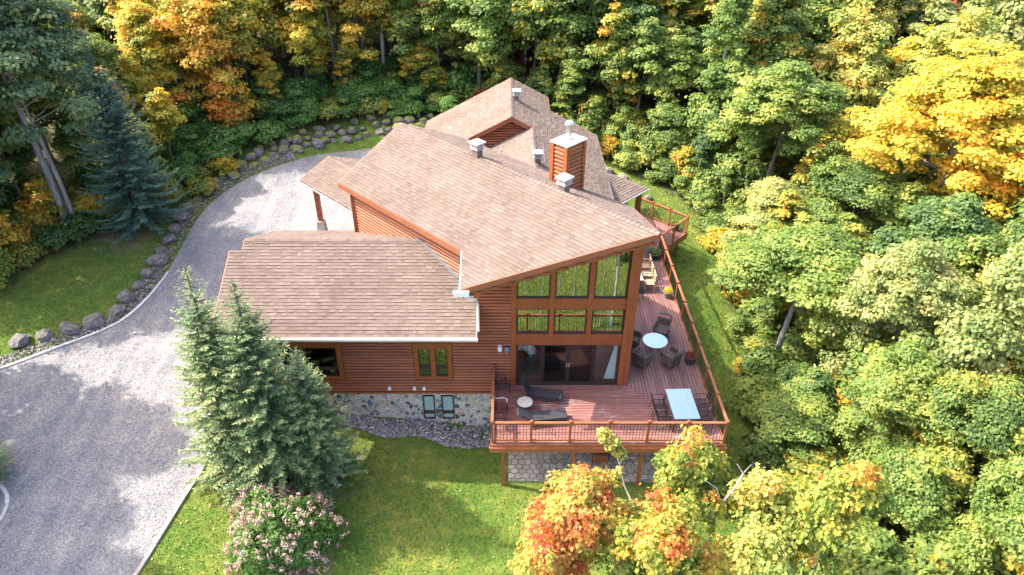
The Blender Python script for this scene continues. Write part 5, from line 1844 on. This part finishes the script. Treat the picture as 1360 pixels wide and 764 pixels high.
for i in range(14):
    a = i * .45
    mb.tube([(.15 * cos(a), .15 * sin(a), -.05), (.6 * cos(a), .55 * sin(a), .8), (1.1 * cos(a), .95 * sin(a), 1.3)], [.025, .016, .007], 5)
mb.build('stem', 'bark', hy, False)

hy.scale = (1.12, 1.12, 1.1)
# named trees on the right of the deck (wood on the slope)
GR = 'trees on the slope beside the deck'
for kind, x, y, zc, r, mat, lab in (
    ('near_a', 13.0, 26.1, 2.0, 3.5, 'leaf_light', 'full bright light green tree right beside the long deck railing'),
    ('big', 23.6, 34.6, 4.6, 5.6, 'leaf_yellow', 'very large golden yellow maple on the slope beside the house'),
    ('near_b', 15.6, 22.4, 2.5, 2.45, 'leaf_pale', 'pale cream green tree behind the bright green tree on the slope'),
    ('near_c', 18.2, 20.2, 3.0, 2.6, 'leaf_pale', 'pale olive tree with yellow tips downhill of the pale cream tree'),
    ('near_b', 16.0, 39.4, 4.2, 3.5, 'leaf_light', 'pale green tree behind the deck corner octagon'),
    ('poplar', 14.2, 47.0, 7.2, 1.7, 'leaf_light', 'slender pale green poplar with white stem behind the porch'),
    ('far_a', 22.7, 47.5, 4.0, 3.0, 'leaf_lime', 'yellow green tree between the poplar and the golden maple'),
    ('far_b', 25.0, 60.0, 5.5, 4.4, 'leaf_orange', 'orange and yellow tree with a grey forked trunk on the rear slope'),
    ('far_a', 33.0, 58.5, 6.0, 3.8, 'leaf_red', 'dull red leaved tree beyond the golden maple'),
    ('far_c', 34.0, 49.5, 6.0, 3.8, 'leaf_pale', 'tan leaved tree beside the golden maple on the slope'),
    ('near_c', 14.7, 35.2, 0.8, 2.3, 'leaf_pale', 'small cream blotched tree at the edge of the side lawn'),
    ('near_c', 11.9, 20.3, -1.0, 2.2, 'leaf_green', 'low mid green tree below the deck corner'),
    ('near_b', 14.5, 19.0, .8, 2.1, 'leaf_light', 'narrow light green tree on the slope below the deck corner'),
    ('near_a', 16.3, 17.0, 1.3, 2.2, 'leaf_turning', 'green tree with yellow patches on the lower slope'),
    ('near_c', 13.2, 15.5, -.2, 1.9, 'leaf_green', 'dark green tree behind the orange maple crowns'),
    ('near_a', 14.9, 12.6, 1.6, 1.9, 'leaf_light', 'pale fresh green tree at the bottom of the slope'),
    ('near_c', 17.2, 14.2, 1.2, 1.9, 'leaf_turning', 'yellowing tree at the bottom of the slope'),
    ('near_a', 19.2, 34.6, 1.8, 3.1, 'leaf_green', 'deep green tree in front of the golden maple'),
    ('near_c', 20.3, 28.6, 1.6, 2.9, 'leaf_deep', 'shaded dark green tree below the golden maple'),
    ('near_a', 21.8, 24.6, 2.4, 2.9, 'leaf_turning', 'green and yellow tree downhill of the golden maple'),
    ('far_c', 26.5, 28.5, 2.0, 3.4, 'leaf_green', 'round green tree far down the slope'),
    ('near_b', 22.0, 18.0, 2.0, 2.7, 'leaf_turning', 'tall turning tree at the far end of the lower slope'),
    ('near_c', 12.6, 32.0, -.6, 1.5, 'leaf_light', 'small light green tree touching the side lawn'),
    ):
    tree_at(kind, x, y, zc, r, mat, 'leafy_tree', lab, GR)
# foreground maples below the deck
GF = 'maples in front of the deck'
tree_at('fore_a', 1.95, 12.1, 3.6, 1.45, 'leaf_maple_red', 'maple_tree', 'red and orange maple on the lawn in front of the deck', GF, rz=.4)
tree_at('fore_b', 5.2, 13.3, 3.75, 1.3, 'leaf_maple', 'maple_tree', 'tall orange topped maple reaching above the deck railing', GF, rz=2.2)
tree_at('fore_a', 3.9, 10.9, 3.7, 1.45, 'leaf_maple', 'maple_tree', 'broad yellow and orange maple between the red one and the tall one', GF, rz=3.6)
tree_at('fore_c', 6.75, 11.9, 3.6, 1.5, 'leaf_lime', 'maple_tree', 'yellow green maple crown between the orange maples', GF, rz=1.0)
tree_at('fore_b', 8.6, 11.9, 4.2, 1.3, 'leaf_maple', 'maple_tree', 'orange tipped maple at the edge of the slope', GF, rz=5.0)
tree_at('fore_c', 3.0, 11.6, 2.9, 1.3, 'leaf_lime', 'maple_tree', 'low yellow green maple behind the red maple', GF, rz=2.0)
tree_at('fore_c', 4.45, 12.5, 2.5, 1.25, 'leaf_lime', 'maple_tree', 'low lime green maple under the sapling stem', GF, rz=4.0)
tree_at('fore_a', 7.5, 12.9, 2.6, 1.3, 'leaf_turning', 'maple_tree', 'low green maple with few yellow leaves beside the bare branches', GF, rz=2.8)
tree_at('fore_b', 1.1, 11.0, 3.2, 1.15, 'leaf_maple_red', 'maple_tree', 'small scarlet maple at the edge of the sunlit front lawn', GF, rz=3.1)
# thin sapling with two clumps of leaves in front of the railing
sap = thing('maple_sapling', 'thin pale stemmed sapling with yellow green leaf tufts before the deck', 'tree', (4.3, 13.6, gz(4.3, 13.6)))
z4 = -gz(4.3, 13.6)
mb = MB()
mb.tube([(0, 0, 0), (.05, .1, z4 * .6), (.0, .3, z4 + .6), (-.25, .75, z4 + 1.7), (-.62, 1.15, z4 + 2.4), (-.80, 1.40, z4 + 3.1), (-1.1, 1.7, z4 + 3.9)], [.05, .045, .04, .032, .026, .02, .006], 6)
mb.tube([(-.62, 1.15, z4 + 2.4), (-.95, 1.35, z4 + 2.6)], [.014, .005], 5)
mb.tube([(-.80, 1.40, z4 + 3.1), (-.7, 1.55, z4 + 3.5)], [.012, .005], 5)
mb.build('trunk', 'bark_pale', sap, False)
Vs, Fs, Ts, off = [], [], [], 0
for cx, cy, cz, r, n in ((-1.25, 1.78, 3.95, .27, 230), (-1.05, 1.75, 3.75, .30, 260), (-1.35, 1.8, 4.1, .2, 130), (-.85, 1.7, 3.45, .25, 210), (-.75, 1.65, 3.35, .2, 120), (-.92, 1.38, 2.62, .22, 160), (-.80, 1.3, 2.4, .16, 90), (-.78, 1.42, 2.85, .13, 60)):
    e = unit(rng.normal(size=(n, 3)))
    q = np.array([cx, cy, cz + z4]) + e * r * np.array([1, 1, .8]) * (.4 + .65 * rng.random((n, 1)))
    V, Fc, T = leaf_cards(q, unit(e + np.array([0, 0, .6]) + rng.normal(size=(n, 3)) * .4), .13, np.clip(rng.normal(.5, .25, n), 0, 1), rng, star=True)
    Vs.append(V); Fs.append(Fc + off); Ts.append(T); off += len(V)
c = bpy.data.objects.new('crown', np_mesh('crown', np.concatenate(Vs), np.concatenate(Fs), np.concatenate(Ts), 'leaf_lime'))
COL.objects.link(c); c.parent = sap
# bare pale branches of a half dead maple
db = thing('bare_maple', 'half bare maple with pale twisted branches beside the deck corner', 'tree', (5.85, 13.0, gz(5.85, 13.0)))
z5 = -gz(5.85, 13.0) + 2.75
mb = MB()
mb.tube([(0, 0, 0), (.05, -.2, z5 * .6), (-.05, -.3, z5 + .6), (.0, -.4, z5 + 1.5), (.22, -.5, z5 + 2.3), (.30, -.55, z5 + 2.9), (.1, -.5, z5 + 3.2)], [.08, .07, .05, .04, .03, .02, .008], 6)
mb.tube([(.30, -.55, z5 + 2.9), (.42, -.6, z5 + 3.3)], [.015, .006], 5)
mb.tube([(-.05, -.3, z5 + .6), (-.5, -.4, z5 + 1.2), (-.9, -.4, z5 + 1.3), (-1.0, -.45, z5 + 1.9)], [.04, .03, .02, .008], 6)
mb.tube([(.0, -.4, z5 + 1.5), (-.25, -.45, z5 + 2.2), (-.55, -.5, z5 + 2.5)], [.025, .015, .006], 5)
mb.build('trunk', 'bark_pale', db, False)

# big trees at the left edge of the clearing
big_l = put_tree('near_b', -24.6, 34.6, 1.35, 1.30, 'leaf_grey', 'leafy_tree', 'large grey green tree with twin grey trunks beside the dark spruce', None, bark='bark_grey')
tw = bpy.data.objects.new('trunk', KINDS['near_a'].trunk)
COL.objects.link(tw)
tw.parent = big_l
tw.location = (0.5, 0.25, 0)
tw.scale = (.9, .9, 1.1)
put_tree('near_a', -28.5, 32.0, 1.25, 1.25, 'leaf_grey', 'leafy_tree', 'broad grey green tree at the edge of the side lawn', None, bark='bark_grey')
# forest behind and around: rows of individual trees
rngf = random.Random(77)
def zone_mat(x, y):
    r = rngf.random()
    if y < 26 and x < -20:
        return 'leaf_grey' if r < .5 else 'leaf_green' if r < .8 else 'leaf_turning'
    if -13.5 < x < -2.5 and 50 < y < 66: tab = (('leaf_orange', .35), ('leaf_lime', .40), ('leaf_turning', .10), ('leaf_light', .15))
    elif x < -24: tab = (('leaf_deep', .10), ('leaf_green', .3), ('leaf_turning', .35), ('leaf_grey', .25))
    elif x < -12: tab = (('leaf_orange', .5), ('leaf_yellow', .22), ('leaf_turning', .2), ('leaf_green', .08))
    elif x < -4: tab = (('leaf_turning', .30), ('leaf_orange', .28), ('leaf_lime', .26), ('leaf_light', .16))
    elif x < 4: tab = (('leaf_green', .40), ('leaf_light', .22), ('leaf_turning', .30), ('leaf_deep', .08))
    elif x < 14: tab = (('leaf_green', .40), ('leaf_light', .14), ('leaf_turning', .28), ('leaf_deep', .18))
    elif x < 24: tab = (('leaf_light', .28), ('leaf_turning', .27), ('leaf_green', .25), ('leaf_lime', .10), ('leaf_pale', .10))
    else: tab = (('leaf_yellow', .15), ('leaf_lime', .15), ('leaf_turning', .35), ('leaf_green', .2), ('leaf_pale', .15))
    for n_, p_ in tab:
        r -= p_
        if r <= 0: return n_
    return tab[-1][0]
WORDS = {'leaf_deep': 'dark green', 'leaf_green': 'mid green', 'leaf_turning': 'green tree turning yellow', 'leaf_grey': 'grey green', 'leaf_orange': 'orange', 'leaf_yellow': 'golden yellow', 'leaf_lime': 'yellow green', 'leaf_light': 'light green', 'leaf_pale': 'cream'}
placed = [(-24.6, 34.6), (-28.5, 32), (-20.9, 35.7), (14.7, 48.4), (22.7, 47.5), (25, 60), (33, 58.5), (34, 49.5), (24.3, 36), (16, 39.4), (19.2, 34.6), (20.3, 28.6), (21.8, 24.6), (26.5, 28.5), (22, 18), (13, 26.1), (15.6, 22.4), (18.2, 20.2)]
cand = []
for y0_, step, x0_, x1_ in ((53.0, 3.6, -34, 34), (57.5, 3.8, -38, 36), (62.5, 4.2, -40, 40), (68, 4.8, -46, 46), (74, 5.5, -50, 52), (82, 6.5, -56, 58), (92, 8.0, -62, 64), (104, 9, -70, 70)):
    x = x0_
    while x < x1_:
        cand.append((x + rngf.uniform(-1, 1), y0_ + rngf.uniform(-1.4, 1.4)))
        x += step
for x, y in ((-27, 38), (-31, 37), (-35, 34), (-25, 42), (-23, 46), (-29, 42), (-34, 40), (-39, 37), (-28, 47), (-33, 46), (-38, 44), (-22, 50), (-20, 47.5), (-26, 51), (-31, 50), (-43, 40), (-36, 50), (-40, 31), (-45, 34),
             (30, 41), (36, 43), (29, 35), (34, 36), (31, 29), (36, 30), (28, 22), (33, 23), (26, 15), (30, 16), (24, 11), (28, 10), (21, 9), (18, 8.5), (40, 36), (40, 26),  (18, 48.5), (22, 52.5), (28, 52), (29, 46),
             # trees beyond the frame on the left whose shade falls over the driveway
             (-38, 27), (-35, 21), (-40, 24), (-31, 12.5), (-27.5, 10.5), (-34, 14), (-26, 6.5), (-31, 7)):
    cand.append((x, y))
def where_of(x, y):
    if y < 27 and x < -20: return 'across the driveway'
    if x < -19 and y < 52: return 'behind the side lawn'
    if x > 9 and y < 53: return 'on the slope past the deck'
    if x < -10: return 'above the boulder wall'
    return 'behind the rear roofs'
TREES = []
for x, y in cand:
    if any((x - a) ** 2 + (y - b_) ** 2 < 7 for a, b_ in placed): continue
    placed.append((x, y))
    mt = zone_mat(x, y)
    s = rngf.uniform(.8, 1.15)
    near = y < 50
    kind = rngf.choice(('near_a', 'near_b', 'near_a') if near and y < 45 else ('far_a', 'far_b', 'far_c', 'far_b'))
    if x < -21 and 37 < y < 54: s *= .74
    TREES.append((kind, x, y, s * rngf.uniform(.9, 1.1), s * rngf.uniform(.9, 1.1), mt, 'broadleaf_tree', 'broadleaf tree'))
# tall trees just outside the picture that dapple the driveway
for x, y, s in ((-27.5, 19.5, 1.25), (-27.0, 13.5, 1.3), (-24.5, 9.5, 1.25), (-29, 9.5, 1.3)):
    TREES.append(('near_b', x, y, s * .85, s, 'leaf_grey' if rngf.random() < .5 else 'leaf_green', 'broadleaf_tree', 'broadleaf tree'))
for x, y, s in ((-28.8, 23.4, 1.25), (-26.2, 16.6, 1.2)):
    TREES.append(('far_b', x, y, s * .8, s * 1.1, 'leaf_green', 'broadleaf_tree', 'broadleaf tree'))
for x, y, s, mt in ((9.9, 10.4, 1.25, 'leaf_green'), (11.6, 10.9, 1.3, 'leaf_light'), (13.0, 12.4, 1.2, 'leaf_turning'), (11.3, 13.3, 1.1, 'leaf_green'), (14.2, 10.2, 1.35, 'leaf_deep'), (8.2, 10.2, 1.1, 'leaf_turning'), (12.4, 9.0, 1.3, 'leaf_green')):
    TREES.append(('young_a', x, y, s, s * 1.1, mt, 'young_tree', 'young tree'))
# younger trees that close the gaps of the wood
tries = 0
while tries < 2600:
    tries += 1
    zone = rngf.random()
    if zone < .55: x, y = rngf.uniform(10.5, 34), rngf.uniform(9, 56)
    elif zone < .88: x, y = rngf.uniform(-24, 18), rngf.uniform(48, 62)
    else: x, y = rngf.uniform(-36, -21), rngf.uniform(30, 52)
    sd_ = signed_dist(np.array([x]), np.array([y]), CLEARING)[0]
    if sd_ > -1.7: continue
    if any((x - a) ** 2 + (y - b_) ** 2 < (3.4 if y > 48 else 4.4) for a, b_ in placed): continue
    placed.append((x, y))
    s = rngf.uniform(.7, 1.15) * (0.85 if sd_ > -3 else 1.15 if y < 48 else 1.4)
    TREES.append((rngf.choice(('young_a', 'young_b')), x, y, s * 1.05, s * rngf.uniform(.9, 1.2), zone_mat(x, y), 'young_tree', 'young tree'))
for i, (kind, x, y, sx, sz, mt, nm, word) in enumerate(TREES):
    j = min((k for k in range(len(TREES)) if k != i), key=lambda k: (TREES[k][1] - x) ** 2 + (TREES[k][2] - y) ** 2)
    size = 'small' if sz < .85 else 'tall' if sz > 1.05 else 'medium'
    wd, nb_ = WORDS[mt].replace('green tree turning yellow', 'part yellowed'), WORDS[TREES[j][5]].replace('green tree turning yellow', 'part yellowed')
    wh = where_of(x, y)
    put_tree(kind, x, y, sx, sz, mt, nm, f'{size} {wd} {word} {wh}, near a {nb_} one', 'trees ' + wh)
# birches with visible pale trunks
for x, y, h in ((-21.3, 53.6, 1.0), (-25.4, 57.5, 1.05), (-14.0, 60, 1.1)):
    put_tree('tall', x, y, .9, h, 'leaf_yellow', 'birch_tree', 'yellow topped birch with bare pale trunk above the boulder wall', 'birches in the forest above the boulder wall', bark='bark_pale')

# shrubs and ferns along the forest edge
def put_shrub(kind, x, y, s, mat, lab, grp, name='shrub'):
    if signed_dist(np.array([x]), np.array([y]), [(-11, 22), (5, 22), (5.4, 43), (-5.2, 43), (-6, 36), (-12, 36)])[0] > -0.4: return
    put_tree(kind, x, y, s, s * rngf.uniform(.85, 1.15), mat, name, lab, grp, cat='shrub')
E_ = smoothpoly(CLEARING[:16], 2)
Le = np.concatenate([[0], np.cumsum(np.hypot(*np.diff(E_, axis=0).T))])
t = 0.0
while t < Le[-1]:
    x, y = np.interp(t, Le, E_[:, 0]), np.interp(t, Le, E_[:, 1])
    x2, y2 = np.interp(t + .2, Le, E_[:, 0]), np.interp(t + .2, Le, E_[:, 1])
    d = Vector((x2 - x, y2 - y)).normalized()
    for ring in range(4):
        off = .4 + ring * 1.25 + rngf.uniform(-.4, .4)
        xx, yy = x - d.y * off + rngf.uniform(-.5, .5), y + d.x * off + rngf.uniform(-.5, .5)
        r = rngf.random()
        if xx < -22: mt, wd = ('leaf_deep', 'dark green') if r < .5 else ('leaf_turning', 'yellowing') if r < .85 else ('leaf_orange', 'orange')
        elif xx < -17.5: mt, wd = ('leaf_orange', 'orange') if r < .35 else ('fern_leaf', 'bright green') if r < .75 else ('leaf_turning', 'yellowing')
        elif xx < -2: mt, wd = ('fern_leaf', 'bright green') if r < .86 else ('leaf_turning', 'yellowing')
        elif xx < 6: mt, wd = ('leaf_red', 'dark red') if r < .2 else ('fern_leaf', 'bright green') if r < .6 else ('leaf_turning', 'yellowing')
        else: mt, wd = ('leaf_light', 'light green') if r < .35 else ('leaf_green', 'mid green') if r < .75 else ('leaf_turning', 'yellowing') if r < .92 else ('leaf_orange', 'orange')
        where = 'beside the side lawn' if xx < -19 else 'above the boulder wall' if xx < -2 else 'behind the rear roof' if xx < 6 else 'by the lawn past the deck'
        kd = rngf.choice(('shrub_a', 'shrub_b', 'shrub_b' if xx < -2 else 'shrub_c', 'shrub_c' if mt in ('leaf_orange', 'leaf_red') else 'shrub_a'))
        ss = rngf.uniform(.75, 1.35) * (1 + .12 * ring)
        form = {'shrub_a': 'round', 'shrub_b': 'low spreading', 'shrub_c': 'upright'}[kd]
        put_shrub(kd, xx, yy, ss, mt, f"{'small' if ss < 1 else 'large' if ss > 1.3 else 'medium'} {form} {wd} shrub {where}{', at its edge' if ring == 0 else ', under trees' if ring == 3 else ''}", f'shrubs {where}')
    t += 1.45 if E_[min(len(E_) - 1, 0)][0] < 100 else 2
for x, y, s, mt, lab in ((-18.6, 46.6, 2.0, 'leaf_orange', 'tall orange bush leaning over the boulder wall'), (0.9, 54.5, 2.0, 'leaf_red', 'dark red bush behind the rear ridge'), (-26.3, 31.6, 1.7, 'leaf_orange', 'bright orange bush at the corner of the side lawn'),
                     (11.8, 43.2, 1.2, 'leaf_orange', 'small orange bush in the greenery behind the porch'), (7.9, 43.9, .9, 'leaf_lime', 'yellow green bush beside the pinkish boulders'), (11.35, 26.3, .45, 'leaf_orange', 'small orange bush at the railing side of the bright green tree')):
    put_tree('shrub_c' if s > 1 else 'shrub_a', x, y, s, s, mt, 'bush', lab, None, cat='shrub')

# potted plants on the deck
def pot(x, y, r, h, mat, plant, label, n=260, spread=1.0, ph=.25, leaf=.09):
    o = thing('potted_plant', label, 'planter', (x, y, 0))
    part(o, 'pot', mat, lambda m: m.lathe([(r * .72, 0), (r * .95, h * .8), (r * 1.05, h * .82), (r * 1.05, h), (r * .9, h), (r * .88, h * .9)], 16))
    part(o, 'soil', 'soil', lambda m: m.lathe([(r * .87, h * .86), (r * .86, h * .92)], 14))
    e = unit(rng.normal(size=(n, 3)))
    e[:, 2] = np.abs(e[:, 2])
    q = e * np.array([r * spread, r * spread, ph]) * (.4 + .6 * rng.random((n, 1))) + np.array([0, 0, h * .92])
    V, Fc, T = leaf_cards(q, unit(e + rng.normal(size=(n, 3)) * .5), leaf, np.clip(rng.normal(.5, .25, n), 0, 1), rng, .6)
    c = bpy.data.objects.new('foliage', np_mesh('foliage', V, Fc, T, plant))
    COL.objects.link(c); c.parent = o
pot(7.92, 23.55, .27, .40, 'pot_dark', 'leaf_red', 'dark pot with a withered plant by the railing near the wicker chairs', 160, 1.0, .22, .10)
pot(7.90, 28.5, .24, .36, 'pot_grey', 'flower_yellow', 'grey pot of bright yellow flowers by the long railing')
pot(7.85, 32.2, .38, .34, 'pot_dark', 'fern_leaf', 'wide dark bowl of green plants at the railing corner')
pot(9.55, 35.2, .24, .40, 'pot_dark', 'leaf_green', 'tall dark planter inside the deck corner octagon', 160)

# grass blades over the lawns
def lawn_points(n, x0, x1, y0, y1):
    x, y = RNG.uniform(x0, x1, n), RNG.uniform(y0, y1, n)
    keep = signed_dist(x, y, CLEARING) > -0.6
    dpoly = [tuple(p) for p in smoothpoly(LEFT_EDGE, 1)] + [tuple(p) for p in smoothpoly(RIGHT_EDGE, 1)[::-1]]
    keep &= signed_dist(x, y, dpoly) < -0.15
    keep &= ~((x > -11) & (x < 9) & (y > 21.2) & (y < 38)) | (x > 8.4)
    keep &= ~((x > 0) & (x < 8.7) & (y > 19.3) & (y < 22.3))
    return x[keep], y[keep]
Xs, Ys = [], []
for n, b4 in ((60000, (-13, 10.5, 10, 22)), (30000, (-4, 10, 2, 10)), (26000, (8, 13, 20, 43)), (26000, (-28, -17, 25, 46)), (12000, (-20, -2, 44, 52))):
    a, b_ = lawn_points(n, *b4)
    Xs.append(a); Ys.append(b_)
x, y = np.concatenate(Xs), np.concatenate(Ys)
n = len(x)
zg = ground(x, y)
an = RNG.uniform(0, 2 * pi, n)
h = RNG.uniform(.03, .085, n)
w = RNG.uniform(.012, .03, n)
lx, ly = RNG.normal(0, .03, n), RNG.normal(0, .03, n)
V = np.stack([np.stack([x - np.cos(an) * w, y - np.sin(an) * w, zg - .005], 1), np.stack([x + np.cos(an) * w, y + np.sin(an) * w, zg - .005], 1), np.stack([x + lx, y + ly, zg + h], 1)], 1).reshape(-1, 3)
o = bpy.data.objects.new('lawn_grass', np_mesh('lawn_grass', V, np.arange(n * 3).reshape(-1, 3), np.clip(RNG.normal(.45, .2, n), 0, 1), 'grass_blade'))
COL.objects.link(o)
tag(o, 'short grass blades over the lawns', None, None, 'stuff')
# fallen leaves
Xs, Ys = [], []
for n, b4 in ((900, (-13, 10.5, 10, 22)), (2200, (-4, 11, 2, 13)), (500, (8, 13, 20, 43)), (1500, (-28, -17, 25, 46)), (1200, (-20, 10, 44, 52))):
    Xs.append(RNG.uniform(b4[0], b4[1], n)); Ys.append(RNG.uniform(b4[2], b4[3], n))
x, y = np.concatenate(Xs), np.concatenate(Ys)
keep = ~((x > -11.2) & (x < 8.6) & (y > 19) & (y < 43))
x, y = x[keep], y[keep]
n = len(x)
pos = np.stack([x, y, ground(x, y) + .055], 1)
V, Fc, T = leaf_cards(pos, unit(np.array([0, 0, 1.0]) + RNG.normal(0, .25, (n, 3))), .075, np.clip(RNG.normal(.5, .25, n), 0, 1), RNG)
o = bpy.data.objects.new('fallen_leaves', np_mesh('fallen_leaves', V, Fc, T, 'litter'))
COL.objects.link(o)
tag(o, 'yellow and brown fallen leaves scattered over grass and gravel', None, None, 'stuff')
